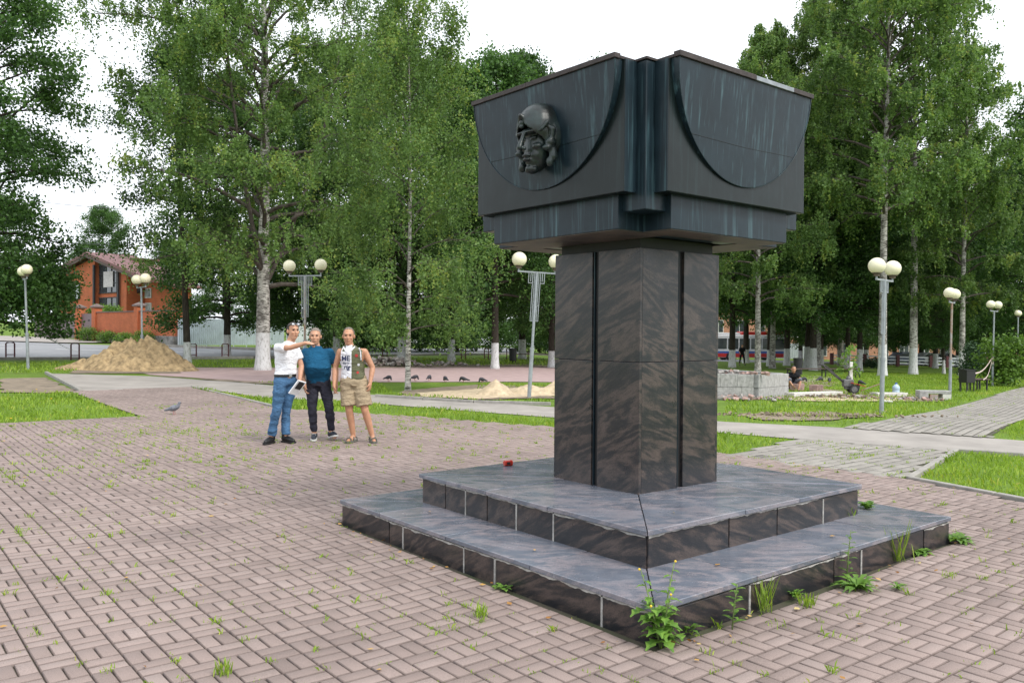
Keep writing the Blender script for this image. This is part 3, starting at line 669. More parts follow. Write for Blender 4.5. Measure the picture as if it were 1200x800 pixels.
def wrinkle(me, amp=.006, sc=9, vert=1.0):
    nn = [v.normal.copy() for v in me.vertices]
    for v, n in zip(me.vertices, nn):
        c = v.co; v.co = c+n*amp*(noise.fractal(Vector((c.x*sc, c.y*sc, c.z*sc*vert)), 1, 2, 3)+.5*abs(noise.noise(Vector((c.x*sc*.7+c.z*3, c.y*sc*.7, c.z*sc*1.3*vert)))))
    me.update()
def person(name, label, loc, J, look, skin, top, bottom, hair, shoe, facing, hs=1.0, belly=0, extra=None, detail=True, voxel=.0095, group=None):
    """J: joints in metres, image-aligned axes (x right, y away, z up) from the ground point loc; facing/look: yaw of chest and head (0 = towards -y)"""
    root = tag(empty(name, loc), label, 'person', group)
    g = lambda k: Vector(J[k])
    cf, sf = math.cos(facing), math.sin(facing)
    def B(c, x, y, z=0): return Vector(c)+Vector((x*cf-y*sf, x*sf+y*cf, z))         # offsets in the body's own frame (y back)
    pel, wai, che, nek, hdc = g('pelvis'), g('waist'), g('chest'), g('neck'), g('head')
    mb = MB()
    def torso(mb, inf, zlo=None):
        rings = [(pel, -.06, .15, .105), (pel, .04, .165, .118), (wai, -.04, .152+belly*.25, .108+belly*.6), (wai, .05, .150+belly*.3, .108+belly), (che, -.05, .165+belly*.2, .115+belly*.5), (che, .05, .182, .118), (che, .10, .165, .105)]
        rr = []
        for c, dz, rx, ry in rings:
            off = -(ry-.11)*.8 if belly else 0
            p = B(c, 0, off, dz); rr.append((p.x, p.y, p.z, (rx+inf)*hs, (ry+inf)*hs))
        p = B(nek, 0, .0, -.04); rr.append((p.x, p.y, p.z, .10*hs+inf, .075*hs+inf)); p = B(nek, 0, .0, .005); rr.append((p.x, p.y, p.z, .065*hs+inf*.6, .062*hs+inf*.6))
        mb.loft(rr, 24, facing, power=2.3)
    torso(mb, 0)
    for s in 'LR':
        sh, el, wr = g('sh'+s), g('el'+s), g('wr'+s)
        mb.limb([sh, sh.lerp(el, .35), el], [.054*hs, .050*hs, .040*hs]); mb.limb([el, el.lerp(wr, .3), wr], [.040*hs, .041*hs, .027*hs])
        mb.limb([B(che, 0, .01, .05).lerp(sh, .45), sh], [.07*hs, .055*hs])
        hi, kn, an = g('hip'+s), g('kn'+s), g('an'+s)
        mb.limb([hi, hi.lerp(kn, .4), kn], [.088*hs, .080*hs, .056*hs]); mb.limb([kn, kn.lerp(an, .32)+B((0,0,0), 0, .012), an], [.055*hs, .056*hs, .036*hs])
        ft = g('ft'+s); mb.limb([an, an.lerp(ft, .5)+Vector((0, 0, -.02)), ft], [.036*hs, .034*hs, .026*hs])
        if detail: hand(mb, wr, J.get('hd'+s, (wr-el)), J.get('hn'+s, B((0,0,0), (1 if s == 'L' else -1), -.3)), hs, J.get('curl'+s, .55), 0, J.get('side'+s, 1 if s == 'L' else -1))
        else: mb.limb([wr, wr+(wr-el).normalized()*.09], [.03, .024])
    # neck and head
    cl, sl_ = math.cos(look), math.sin(look)
    hk = 1.1
    def HD(x, y, z): return hdc+Vector((x*cl-y*sl_, x*sl_+y*cl, z))*hs*hk
    hr = Matrix.Rotation(look, 3, 'Z')
    mb.limb([nek-Vector((0,0,.04)), HD(0, .02, -.07)], [.068*hs, .058*hs])
    def hsph(m_, x, y, z, r, n=16, k=11): m_.sphere(HD(x, y, z), tuple(c*hs*hk for c in r), n, k, hr)
    hsph(mb, 0, .012, .03, (.074, .093, .088)); hsph(mb, 0, -.02, -.035, (.060, .070, .072)); hsph(mb, 0, -.055, -.088, (.030, .026, .022)); hsph(mb, 0, -.03, -.075, (.046, .048, .034))
    mb.limb([HD(0, -.083, .018), HD(0, -.104, -.022)], [.010*hs, .015*hs], 8)
    hsph(mb, 0, -.078, .034, (.048, .014, .012)); hsph(mb, -.038, -.068, -.018, (.022, .02, .02)); hsph(mb, .038, -.068, -.018, (.022, .02, .02)); hsph(mb, 0, -.083, -.055, (.024, .012, .011))
    for sx in (-1, 1): hsph(mb, sx*.076, .015, -.002, (.011, .020, .031))
    body = link('body', remeshed(mb, 'body', skin, voxel, 3), root)
    for sx in (-1, 1):
        if detail:
            e = MB(); hsph(e, sx*.031, -.0765, .013, (.013, .008, .0065), 8, 6); e.build('eye', M['eye'], body, smooth=True)
            e = MB(); hsph(e, sx*.031, -.088, .032, (.019, .006, .004), 8, 6); e.build('eyebrow', hair, body, smooth=True)
    if detail: e = MB(); hsph(e, 0, -.0945, -.0545, (.019, .004, .0028), 8, 6); e.build('mouth', M['skin_dark'], body, smooth=True)
    # cropped hair: a cap over the back and top of the skull
    hm_ = MB(); hsph(hm_, 0, .016, .036, (.0785, .096, .090)); hsph(hm_, 0, .055, -.01, (.066, .058, .07))
    hme = remeshed(hm_, 'hair', hair, .009, 1); b = bmesh.new(); b.from_mesh(hme); inv = Matrix.Rotation(-look, 3, 'Z'); kill = []
    for f in b.faces:
        c = inv @ (f.calc_center_median()-hdc)/hs/hk
        if (c.y < -.02 and c.z < .075+J.get('bald', 0)+(-.02-c.y)*.3) or (c.z < .012-.9*max(0, c.y-.0)) or c.z > .2: kill.append(f)
    bmesh.ops.delete(b, geom=kill, context='FACES'); b.to_mesh(hme); b.free(); hme.polygons.foreach_set('use_smooth', [True]*len(hme.polygons)); link('hair', hme, root)
    # clothes
    st = MB(); torso(st, .016); sleeve = top.get('sleeve', .55)
    for s in 'LR':
        sh, el, wr = g('sh'+s), g('el'+s), g('wr'+s)
        if sleeve > 0:
            e = sh.lerp(el, sleeve); st.limb([B(che, 0, .01, .045).lerp(sh, .4), sh], [.085*hs, .068*hs]); st.tube([sh, sh.lerp(e, .5), e], [.066*hs, .068*hs, .070*hs], 14)
    st_me = remeshed(st, 'shirt', top['mat'], .011, 3); wrinkle(st_me, .010, 8, .8)
    zlo = pel.z+top.get('hem', .0); zneck = nek.z-.022
    b = bmesh.new(); b.from_mesh(st_me)
    bmesh.ops.bisect_plane(b, geom=b.verts[:]+b.edges[:]+b.faces[:], plane_co=(0, 0, zlo), plane_no=(0, 0, -1), clear_outer=True)
    b.to_mesh(st_me); b.free(); st_me.polygons.foreach_set('use_smooth', [True]*len(st_me.polygons)); shirt = link('shirt', st_me, root)
    if sleeve <= 0:      # vest: open arm holes
        b = bmesh.new(); b.from_mesh(st_me); kill = []
        for f in b.faces:
            c = f.calc_center_median(); l = Matrix.Rotation(-facing, 3, 'Z') @ (c-che)
            if abs(l.x) > .150*hs and c.z > che.z-.06: kill.append(f)
            elif l.y < 0 and c.z > nek.z-.025-.0*abs(l.x) and False: kill.append(f)
        bmesh.ops.delete(b, geom=kill, context='FACES'); b.to_mesh(st_me); b.free(); st_me.polygons.foreach_set('use_smooth', [True]*len(st_me.polygons))
    tr = MB(); p = B(pel, 0, 0); k_ = bottom.get('loose', .012)
    tr.loft([(p.x, p.y, p.z-.09, (.155+k_)*hs, (.112+k_)*hs), (p.x, p.y, p.z-.02, (.168+k_)*hs, (.122+k_)*hs), (p.x, p.y, p.z+.07, (.160+k_*.6)*hs, (.113+k_*.6)*hs)], 24, facing, power=2.3)
    for s in 'LR':
        hi, kn, an = g('hip'+s), g('kn'+s), g('an'+s); end = bottom.get('end', .93)
        if end > .5: q = kn.lerp(an, (end-.5)*2); tr.limb([hi, hi.lerp(kn, .4), kn], [(.094+k_)*hs, (.088+k_)*hs, (.064+k_)*hs]); tr.tube([kn, kn.lerp(q, .4)+B((0,0,0), 0, .010), q], [(.064+k_)*hs, (.060+k_)*hs, bottom.get('cuff', .052)*hs], 14)
        else: q = hi.lerp(kn, end*2); tr.tube([hi+Vector((0,0,.02)), hi.lerp(q, .5), q], [(.092+k_)*hs, (.094+k_)*hs, (.093+k_)*hs], 16)
    tr_me = remeshed(tr, 'trousers', bottom['mat'], .011, 3); wrinkle(tr_me, .012, 8, 1.6); trousers = link(bottom.get('name', 'trousers'), tr_me, root)
    if bottom.get('belt'):
        bl = MB(); bl.loft([(p.x, p.y, p.z+.035, (.166+k_)*hs, (.119+k_)*hs), (p.x, p.y, p.z+.075, (.166+k_)*hs, (.119+k_)*hs)], 28, facing, power=2.3); be = bl.build('belt', M['belt'], trousers)
        q = B(p, 0, -(.122+k_)*hs, .055); MB().box(q, (.05, .01, .036), Matrix.Rotation(facing, 3, 'Z')).build('buckle', M['buckle'], be)
    for s in 'LR':
        an, ft = g('an'+s), g('ft'+s); d = (ft-an); d.z = 0; d.normalize(); sz = an.z-.085; x = Vector((-d.y, d.x, 0)); pit = J.get('pitch'+s, 0)
        m = Matrix((x, d, Vector((0,0,1)))).transposed() @ Matrix.Rotation(pit, 3, 'X'); o0 = an+Vector((0, 0, -.085))
        def S(xx, yy, zz): return o0+m @ Vector((xx, yy, zz))
        so_ = MB(); prof = [(-.075, .030), (-.05, .040), (.03, .043), (.11, .050), (.17, .045), (.205, .024)]
        out = [(-w2, y) for y, w2 in prof]+[(w2, y) for y, w2 in prof[::-1]]
        n = len(out); so_.add([S(x_, y_, .0) for x_, y_ in out]+[S(x_, y_, .024) for x_, y_ in out], [tuple(range(n-1, -1, -1)), tuple(range(n, 2*n))]+[(i, (i+1) % n, n+(i+1) % n, n+i) for i in range(n)])
        sh_ = so_.build(shoe['name'], shoe['sole'], root)
        if shoe['name'] == 'sandal':
            for (y_, z_) in ((.12, .072), (.045, .085), (-.04, .075)):
                MB().tube([S(-.045, y_, .022), S(-.036, y_, z_*.85), S(0, y_, z_), S(.036, y_, z_*.85), S(.045, y_, .022)], .010, 6).build('strap', shoe['mat'], sh_)
        else:
            up = MB(); up.limb([S(0, -.04, .06), S(0, .03, .058), S(0, .11, .045), S(0, .165, .036)], [.043, .046, .042, .030]); up.tube([S(0, -.02, .05), S(0, -.022, shoe.get('hi', .10))], [.050, .046], 12)
            me_ = remeshed(up, 'upper', shoe['mat'], .010, 2); b = bmesh.new(); b.from_mesh(me_); bmesh.ops.bisect_plane(b, geom=b.verts[:]+b.edges[:]+b.faces[:], plane_co=S(0, 0, .012), plane_no=m @ Vector((0, 0, -1)), clear_outer=True); b.to_mesh(me_); b.free(); link('upper', me_, sh_)
            if shoe.get('lace'): MB().tube([S(-.03, .05, .10), S(.03, .06, .098), S(-.03, .075, .088), S(.03, .09, .082)], .004, 5).build('lace', M['white_sole'], sh_)
    return root, B, HD, shirt, trousers
M['skin_dark'] = mat('lip', (.30,.11,.08), .6, 0, .1)

# ---- the man pointing: white T-shirt, jeans
p1 = gp(330, 519); p1.z = zt(p1.x, p1.y)+.003
J = dict(pelvis=(.05,.0,.965), waist=(.06,0,1.12), chest=(.075,0,1.33), neck=(.12,-.01,1.525), head=(.175,-.02,1.685),
    shR=(-.02,-.13,1.435), elR=(.21,-.30,1.445), wrR=(.45,-.36,1.515), hdR=(1,-.15,-.10), hnR=(0,-.3,1), curlR=.8, sideR=-1,
    shL=(.175,.11,1.415), elL=(.27,.10,1.16), wrL=(.285,-.06,.945), hdL=(.4,-.5,-.5), hnL=(.6,.5,.5), curlL=.9, sideL=1,
    hipR=(-.0,-.07,.93), knR=(-.045,-.10,.51), anR=(-.145,-.04,.088), ftR=(-.175,-.16,.03),
    hipL=(.12,.06,.93), knL=(.06,.05,.52), anL=(.045,.06,.088), ftL=(.17,-.02,.03))
root1, B1, HD1, _, _ = person('person', 'man in white T-shirt and blue jeans pointing with outstretched arm, sunglasses on head', p1, J, R(38), M['skin'], dict(mat=M['white_shirt'], sleeve=.62, hem=.075), dict(mat=M['jeans'], loose=.006, end=.96, cuff=.066, belt=True), M['hair'], dict(name='boot', mat=M['black_leather'], sole=M['black_plastic'], hi=.15), R(52), 1.0)
sg = tag(empty('sunglasses', p1), 'mirrored sunglasses pushed up on the pointing man\'s head', 'sunglasses')
fr = MB()
for sx in (-1, 1):
    MB().sphere(HD1(sx*.034, -.085, .096), (.030, .012, .020), 12, 8, Matrix.Rotation(R(38), 3, 'Z') @ Matrix.Rotation(R(-35), 3, 'X')).build('lens', M['lens'], sg, smooth=True)
    fr.tube([HD1(sx*.064, -.075, .095), HD1(sx*.083, -.02, .075), HD1(sx*.084, .04, .045)], .004, 6)
fr.tube([HD1(-.064, -.085, .1), HD1(0, -.1, .104), HD1(.064, -.085, .1)], .004, 6); fr.build('frame', M['black_plastic'], sg)
ph = tag(empty('phone', p1), 'black phone held out in the pointing man\'s hand', 'phone'); wr = Vector(J['wrR'])
MB().box(wr+Vector((.10, -.035, -.028)), (.15, .072, .012), Matrix.Rotation(-.12, 3, 'Y') @ Matrix.Rotation(-.3, 3, 'Z')).build('case', M['black_plastic'], ph, bevel=.004)
fo = tag(empty('paper_folder', p1), 'white paper folder with a dark tablet held against the pointing man\'s jeans', 'folder'); wl = Vector(J['wrL'])
la = Vector((.60, -.12, .79)).normalized(); sa_ = Vector((.52, .82, -.2)); sa_ = (sa_-la*sa_.dot(la)).normalized(); rot = Matrix((sa_, la, sa_.cross(la))).transposed()
c0 = wl+Vector((-.01, -.10, -.10))
MB().box(c0, (.17, .25, .018), rot).build('sheets', M['paper'], fo, bevel=.002)
MB().box(c0+rot @ Vector((0, .05, .017 if rot.col[2].y < 0 else -.017)), (.11, .13, .010), rot).build('tablet', M['black_plastic'], fo, bevel=.003)

# ---- man in the middle: blue T-shirt, dark sweatpants
p2 = gp(375, 515.5); p2.z = zt(p2.x, p2.y)+.003
J = dict(pelvis=(-.03,0,.93), waist=(-.03,0,1.08), chest=(-.05,0,1.28), neck=(-.07,0,1.455), head=(-.075,-.02,1.60),
    shR=(-.235,.0,1.355), elR=(-.285,-.03,1.10), wrR=(-.20,-.17,.86), hdR=(.15,-.2,-1), hnR=(-1,-.4,0), curlR=.75,
    shL=(.135,.0,1.355), elL=(.235,.04,1.11), wrL=(.255,-.03,.87), hdL=(.05,-.1,-1), hnL=(1,-.2,0),
    hipR=(-.12,0,.90), knR=(-.115,-.05,.49), anR=(-.095,.03,.088), ftR=(-.075,-.11,.03),
    hipL=(.06,0,.90), knL=(.155,-.06,.50), anL=(.165,.06,.112), ftL=(.24,-.05,.05), pitchL=R(12))
root2, *_ = person('person', 'stout man in plain blue T-shirt and dark sweatpants standing between two other men', p2, J, R(8), M['skin'], dict(mat=M['blue_shirt'], sleeve=.66, hem=-.04), dict(mat=M['sweatpants'], loose=.004, end=.95, cuff=.046), M['hair_grey'], dict(name='shoe', mat=M['navy_shoe'], sole=M['white_sole'], hi=.10, lace=True), R(8), 1.03, belly=.09)

# ---- man on the right: sleeveless printed vest, khaki shorts
p3 = gp(424, 518); p3.z = zt(p3.x, p3.y)+.003
J = dict(pelvis=(-.13,0,.95), waist=(-.135,0,1.10), chest=(-.15,0,1.30), neck=(-.19,-.0,1.475), head=(-.205,-.02,1.61), bald=.02,
    shR=(-.335,.0,1.375), elR=(-.415,.02,1.13), wrR=(-.405,-.10,.875), hdR=(.05,-.15,-1), hnR=(-1,-.3,0), curlR=.9,
    shL=(.035,.0,1.375), elL=(.155,.03,1.135), wrL=(.135,-.07,.91), hdL=(-.05,-.15,-1), hnL=(1,-.3,0), curlL=.9,
    hipR=(-.22,0,.92), knR=(-.185,-.05,.49), anR=(-.135,.03,.088), ftR=(-.19,-.11,.03),
    hipL=(-.03,0,.92), knL=(.055,-.05,.49), anL=(.155,.03,.088), ftL=(.205,-.10,.03))
root3, B3, HD3, vest, _ = person('person', 'man in two-coloured printed sleeveless vest, khaki shorts and sandals', p3, J, R(6), M['skin_tan'], dict(mat=M['vest_white'], sleeve=0, hem=.01), dict(mat=M['khaki'], loose=.022, end=.42, name='shorts'), M['hair_grey'], dict(name='sandal', mat=M['sandal'], sole=M['sandal']), R(4), 1.04)
# vest: olive half (his left), white trim, print
che = Vector(J['chest']); vest.data.materials.append(M['olive']); mi = []
for f in vest.data.polygons:
    x = f.center.x-che.x-.012; zz = f.center.z
    mi.append(1 if (x > 0 and True) or (zz > 1.385 and x < -.10) else 0)
vest.data.polygons.foreach_set('material_index', mi)
bv = BVHTree.FromPolygons([v.co for v in vest.data.vertices], [tuple(p.vertices) for p in vest.data.polygons])
def stick(x, z, out=.004, y=-1.0):
    h = bv.ray_cast(Vector((x, y, z)), Vector((0, 1, 0)))
    return Vector((x, (h[0].y if h[0] else -.13)-out, z))
def trim(pts, r=.010):
    MB().tube([stick(x, z, .002) for x, z in pts], r, 6).build('trim', M['vest_white'], vest)
nx_ = J['neck'][0]
trim([(nx_-.085, 1.455), (nx_-.055, 1.41), (nx_-.005, 1.365), (nx_+.045, 1.40), (nx_+.085, 1.455)], .012)
for sx in (-1, 1): trim([(che.x+sx*.125, 1.44), (che.x+sx*.142, 1.38), (che.x+sx*.147, 1.31), (che.x+sx*.148, 1.26)], .010)
def shirt_text(s, x, z, size, m, shear=0):
    cu = bpy.data.curves.new('t', 'FONT'); cu.body = s; cu.size = size; cu.shear = shear; cu.offset = .0022 if size > .08 else .001; ob = bpy.data.objects.new('t', cu); COL.objects.link(ob)
    me = bpy.data.meshes.new_from_object(ob.evaluated_get(bpy.context.evaluated_depsgraph_get())); bpy.data.objects.remove(ob); bpy.data.curves.remove(cu)
    b = bmesh.new(); b.from_mesh(me); bmesh.ops.triangulate(b, faces=b.faces[:]); bmesh.ops.subdivide_edges(b, edges=[e for e in b.edges if e.calc_length() > .02], cuts=2, use_grid_fill=True)
    bmesh.ops.triangulate(b, faces=b.faces[:])
    for v in b.verts: v.co = stick(x+v.co.x, z+v.co.y, .006)
    b.to_mesh(me); b.free(); me.materials.clear(); me.materials.append(m); link('lettering', me, vest)
shirt_text('ME', -.292, 1.245, .105, M['print_dark']); shirt_text('day hi', -.275, 1.195, .045, M['print_dark']); shirt_text('rig', -.262, 1.12, .095, M['print_dark'], .25)
for (x, z, r, m_) in ((-.062, 1.325, .030, 'print_red'), (-.035, 1.185, .022, 'vest_white'), (-.045, 1.07, .024, 'print_red')):
    b = MB(); n = 10; vs = [stick(x, z, .006)]+[stick(x+r*math.cos(2*math.pi*i/n)*(1 if i % 2 else .65), z+r*math.sin(2*math.pi*i/n)*(1 if i % 2 else .65), .006) for i in range(n)]
    b.add(vs, [(0, 1+i, 1+(i+1) % n) for i in range(n)]); b.build('print', M[m_], vest)

# ---- mason crouching at the concrete planter, passer-by far behind
p4 = gp(928, 457)
J = dict(pelvis=(.02,.10,.26), waist=(.01,.02,.38), chest=(0,-.06,.53), neck=(-.0,-.12,.66), head=(.0,-.17,.77),
    shR=(-.18,-.08,.60), elR=(-.20,-.26,.38), wrR=(-.10,-.36,.20), shL=(.17,-.08,.60), elL=(.24,-.24,.38), wrL=(.14,-.36,.14),
    hipR=(-.08,.10,.26), knR=(-.17,-.26,.40), anR=(-.13,-.05,.088), ftR=(-.15,-.18,.03), hipL=(.10,.10,.26), knL=(.22,-.24,.40), anL=(.17,-.03,.088), ftL=(.2,-.16,.03))
person('person', 'mason in black T-shirt crouching at the end of the concrete planter', p4, J, R(-10), M['skin_tan'], dict(mat=M['black_cloth'], sleeve=.6, hem=.02), dict(mat=M['grey_cloth'], loose=.01, end=.6, cuff=.075), M['hair'], dict(name='shoe', mat=M['black_leather'], sole=M['black_plastic']), R(-8), 1.0, voxel=.014)
p5 = gp(869.5, 427.5)
J = dict(pelvis=(0,0,.95), waist=(0,0,1.1), chest=(0,0,1.30), neck=(0,0,1.48), head=(0,-.02,1.62), shR=(-.2,0,1.42), elR=(-.25,-.05,1.14), wrR=(-.2,-.2,.95), shL=(.2,0,1.42), elL=(.25,0,1.13), wrL=(.24,-.08,.88),
    hipR=(-.1,0,.92), knR=(-.16,-.03,.5), anR=(-.2,.02,.088), ftR=(-.22,-.12,.03), hipL=(.1,0,.92), knL=(.17,-.03,.5), anL=(.22,.02,.088), ftL=(.26,-.12,.03))
person('person', 'person in dark clothes standing on the grass in front of the trolleybus', p5, J, R(20), M['skin'], dict(mat=M['black_cloth'], sleeve=.9, hem=-.02), dict(mat=M['black_cloth'], loose=.006), M['hair'], dict(name='shoe', mat=M['black_leather'], sole=M['black_plastic']), R(20), 1.0, detail=False, voxel=.022)
# ================================================================ trees and shrubs
def mk_bark(name, kind):
    m, t, b = nodes(name); v = coords(t)
    if kind == 'birch':
        sc = coords(t, (3, 3, 16)); n = noise_tex(t, sc, 1.6, 5, .7); n2 = noise_tex(t, v, 2.4, 4)
        c = ramp(t, n, [(.40, (.03,.028,.025)), (.47, (.36,.34,.31)), (.6, (.62,.60,.56))])
        c = mixc(t, ramp(t, n2, [(.45, (0,0,0)), (.62, (.75,.75,.75))]), c, (.06,.052,.045))
    else:
        sc = coords(t, (9, 9, 1.6)); n = noise_tex(t, sc, 2, 6, .7)
        c = ramp(t, n, [(.3, (.018,.015,.012)), (.7, (.075,.062,.05))])
    # limewash on the foot of the trunk, with a ragged upper edge
    sx = t.nodes.new('ShaderNodeSeparateXYZ'); t.links.new(v, sx.inputs[0])
    ww = t.nodes.new('ShaderNodeValue'); 
    at = t.nodes.new('ShaderNodeAttribute'); at.attribute_type = 'OBJECT'; at.attribute_name = 'limewash'
    k = t.nodes.new('ShaderNodeMath'); k.operation = 'SUBTRACT'; t.links.new(at.outputs['Fac'], k.inputs[0]); t.links.new(sx.outputs[2], k.inputs[1])
    k2 = t.nodes.new('ShaderNodeMath'); k2.operation = 'MULTIPLY_ADD'; k2.inputs[1].default_value = .10; t.links.new(noise_tex(t, v, 12, 3), k2.inputs[0]); t.links.new(k.outputs[0], k2.inputs[2])
    mk = ramp(t, k2.outputs[0], [(.04, (0,0,0)), (.075, (1,1,1))])
    wash = ramp(t, noise_tex(t, coords(t, (6,6,2)), 3, 5, .7), [(.28, (.22,.21,.19)), (.5, (.60,.60,.60))])
    t.links.new(mixc(t, mk, c, wash), b.inputs['Base Color']); b.inputs['Roughness'].default_value = .9; b.inputs['Specular IOR Level'].default_value = .2
    bump(t, b, noise_tex(t, coords(t, (7,7,2)), 3, 5), .6, .03); return m
M['bark_birch'] = mk_bark('birch_bark', 'birch'); M['bark_dark'] = mk_bark('dark_bark', 'linden')

M['twig'] = mat('brown_birch_limb', (.12,.10,.085), .9, 0, .5, 5, 0, (.035,.028,.022))
def leaf_quads(rs, Pn, size, vals, hang=0.0):
    n = len(Pn); nrm = rs.normal(size=(n, 3)); nrm[:, 2] += .5; nrm /= np.linalg.norm(nrm, axis=1)[:, None]
    d = rs.normal(size=(n, 3)); d[:, 2] -= .4+hang; d -= nrm*(d*nrm).sum(1)[:, None]; d /= np.linalg.norm(d, axis=1)[:, None]
    x = np.cross(d, nrm); s = (size*rs.uniform(.65, 1.3, n))[:, None]
    V = np.empty((n, 4, 3)); V[:, 0] = Pn-d*s*.5; V[:, 1] = Pn+x*s*.36-d*s*.05+nrm*s*.08; V[:, 2] = Pn+d*s*.5; V[:, 3] = Pn-x*s*.36-d*s*.05+nrm*s*.08
    return V.reshape(-1, 3), np.arange(n*4).reshape(n, 4), vals
def make_tree(seed, Ht, r0, h0, Rc, style, n_limb, n_leaf, leaf, lean=(0, 0), bias=None, low=1.0, prof_pow=.6, stems=1, top_thin=0, limbs_extra=(), gaps=0):
    rng = random.Random(seed); rs = np.random.RandomState(seed); mb = MB(); tips = []
    wob = rng.uniform(0, 6)
    def trunk_at(z):
        t = z/Ht; return Vector((lean[0]*t+.12*math.sin(wob+t*5)*t*Ht*.05, lean[1]*t+.12*math.cos(wob*2+t*4)*t*Ht*.05, z))
    tz = [0, .15, .5, 1.2]+[Ht*k/10 for k in range(2, 11) if Ht*k/10 > 1.4]
    rad = [r0*1.5, r0*1.2, r0*1.04, r0]+[max(.012, r0*(1-z/Ht)**.85) for z in tz[4:]]
    mb.tube([trunk_at(z)-Vector((0, 0, .25 if z == 0 else 0)) for z in tz], rad, 10)
    def limb(p0, az, el, L, r, depth=0):
        pts = [p0]; n = 6; p = p0; e = el
        for k in range(n):
            a = az+rng.gauss(0, .14); e2 = e
            p = p+Vector((math.cos(a)*math.cos(e2), math.sin(a)*math.cos(e2), math.sin(e2)))*L/n; pts.append(p)
            e += (-.16 if style == 'birch' else (-.13 if el < .6 else -.02))+rng.gauss(0, .08)
        mb.tube(pts, [max(.006, r*(1-k/(n+.4))) for k in range(n+1)], 5, caps=False, mi=1 if style == 'birch' else 0)
        for k in range(int(4+L*2.4)):
            s = rng.uniform(.25, 1)**.8; i = min(n-1, int(s*n)); q = pts[i].lerp(pts[i+1], s*n-i)
            a2 = az+rng.choice((-1, 1))*rng.uniform(.4, 1.2); e2 = el*.5+rng.uniform(-.35, .55); l2 = (.30*L*(1-.45*s)+.25)*rng.uniform(.7, 1.3)
            d = Vector((math.cos(a2)*math.cos(e2), math.sin(a2)*math.cos(e2), math.sin(e2)))
            q2 = q+d*l2*.55; q3 = q+d*l2+Vector((0, 0, -.12*l2 if style == 'birch' else -.02))
            mb.tube([q, q2, q3], [max(.004, r*.28*(1-s*.5)), .005, .003], 3, caps=False, mi=1 if style == 'birch' else 0)
            tips.append((q3, d)); tips.append((q2, d))
            if rng.random() < .6: tips.append((q+d*l2*.2, d))
        tips.append((pts[-1], Vector((math.cos(az), math.sin(az), 0))))
    if stems > 1:
        for k in range(stems-1):
            z = h0*rng.uniform(.9, 1.4); az = rng.uniform(0, 6.28); L = (Ht-z)*rng.uniform(.65, .85); p0 = trunk_at(z); pts = [p0]; p = p0; e = 1.15
            for j in range(6): p = p+Vector((math.cos(az)*math.cos(e), math.sin(az)*math.cos(e), math.sin(e)))*L/6; pts.append(p); e = min(1.5, e+.07)
            mb.tube(pts, [r0*.36*(1-j/6.5) for j in range(7)], 7, caps=False, mi=1)
            for j in range(12):
                s = rng.uniform(.25, 1); i = min(5, int(s*6)); limb(pts[i].lerp(pts[i+1], s*6-i), az+rng.gauss(0, 1.0), rng.uniform(.3, 1.0), Rc*rng.uniform(.35, .7), .03)
    for i in range(n_limb):
        t = (i+rng.random())/n_limb; z = h0+(Ht*.98-h0)*t; az = i*2.39996+rng.uniform(-.4, .4)
        if gaps and rng.random() < gaps: continue
        lo = .5*low*(.8 if style == 'birch' else .62); pr = (math.sin(math.pi*min(.985, lo+(1-lo)*t)))**prof_pow
        L = Rc*pr*rng.uniform(.7, 1.12)*(bias(az, t) if bias else 1)
        el = (.45+.75*t if style == 'birch' else (.12+1.0*t))+rng.gauss(0, .16)
        limb(trunk_at(z), az, el, max(.35, L), max(.012, r0*.42*(1-.75*t)))
    for (z, az, el, L, r) in limbs_extra: limb(trunk_at(z), az, el, L, r)
    T = np.array([p for p, d in tips]); D = np.array([d for p, d in tips]); nt_ = len(T)
    cv = rs.normal(.45, .27, nt_)                        # each clump has its own tint
    wts = rs.uniform(.12, 1.0, nt_)**2.2
    if top_thin: wts *= np.where(T[:, 2] > Ht*top_thin, .06, 1)
    wts /= wts.sum(); idx = rs.choice(nt_, n_leaf, p=wts)
    if style == 'birch':
        # hanging strands: several per clump
        sid = rs.randint(0, 6, n_leaf); key = idx*6+sid; so_ = np.clip(rs.normal(0, .14, (nt_*6, 3)), -.24, .24); so_[:, 2] *= .6; sl2 = rs.uniform(.25, 1.35, nt_*6)*np.repeat(np.clip(rs.normal(.8, .35, nt_), .2, 1.6), 6); sway = rs.normal(0, .12, (nt_*6, 2))
        u = rs.uniform(0, 1, n_leaf)**.8; Pn = T[idx]+so_[key]; Ln = sl2[key]
        Pn[:, 2] -= u*Ln; Pn[:, :2] += sway[key]*(u*Ln)[:, None]; Pn += rs.normal(0, .045, Pn.shape)
        V, Fc, _ = leaf_quads(rs, Pn, leaf, None, .6)
    else:
        g = np.clip(rs.normal(0, 1, (n_leaf, 3)), -1.7, 1.7); sc = np.clip(rs.normal(.31, .09, nt_), .14, .5)[idx][:, None]; g *= sc; g[:, 2] *= .85
        Pn = T[idx]+D[idx]*.12+g; Pn[:, 2] -= .05*np.abs(g[:, 0])
        V, Fc, _ = leaf_quads(rs, Pn, leaf, None, .1)
    keep = Pn[:, 2] > 1.0
    vals = np.clip(cv[idx]+rs.normal(0, .16, n_leaf), 0, 1)
    Fc = Fc[keep]; vals = vals[keep]
    bark = M['bark_birch'] if style == 'birch' else M['bark_dark']
    return mb.mesh('trunk', [bark, M['twig']] if style == 'birch' else bark, True), mesh_np('crown', V, Fc, M['birch'] if style == 'birch' else M['linden'], vals)
def plant(name, label, meshes, loc, wash, group=None, rz=0, sc=1.0, cat='tree', leafmat=None):
    r = tag(empty(name, loc, rz), label, cat, group); r.scale = (sc, sc, sc)
    t = link('trunk', meshes[0], r); t['limewash'] = float(wash/sc); link('crown', meshes[1], r); return r

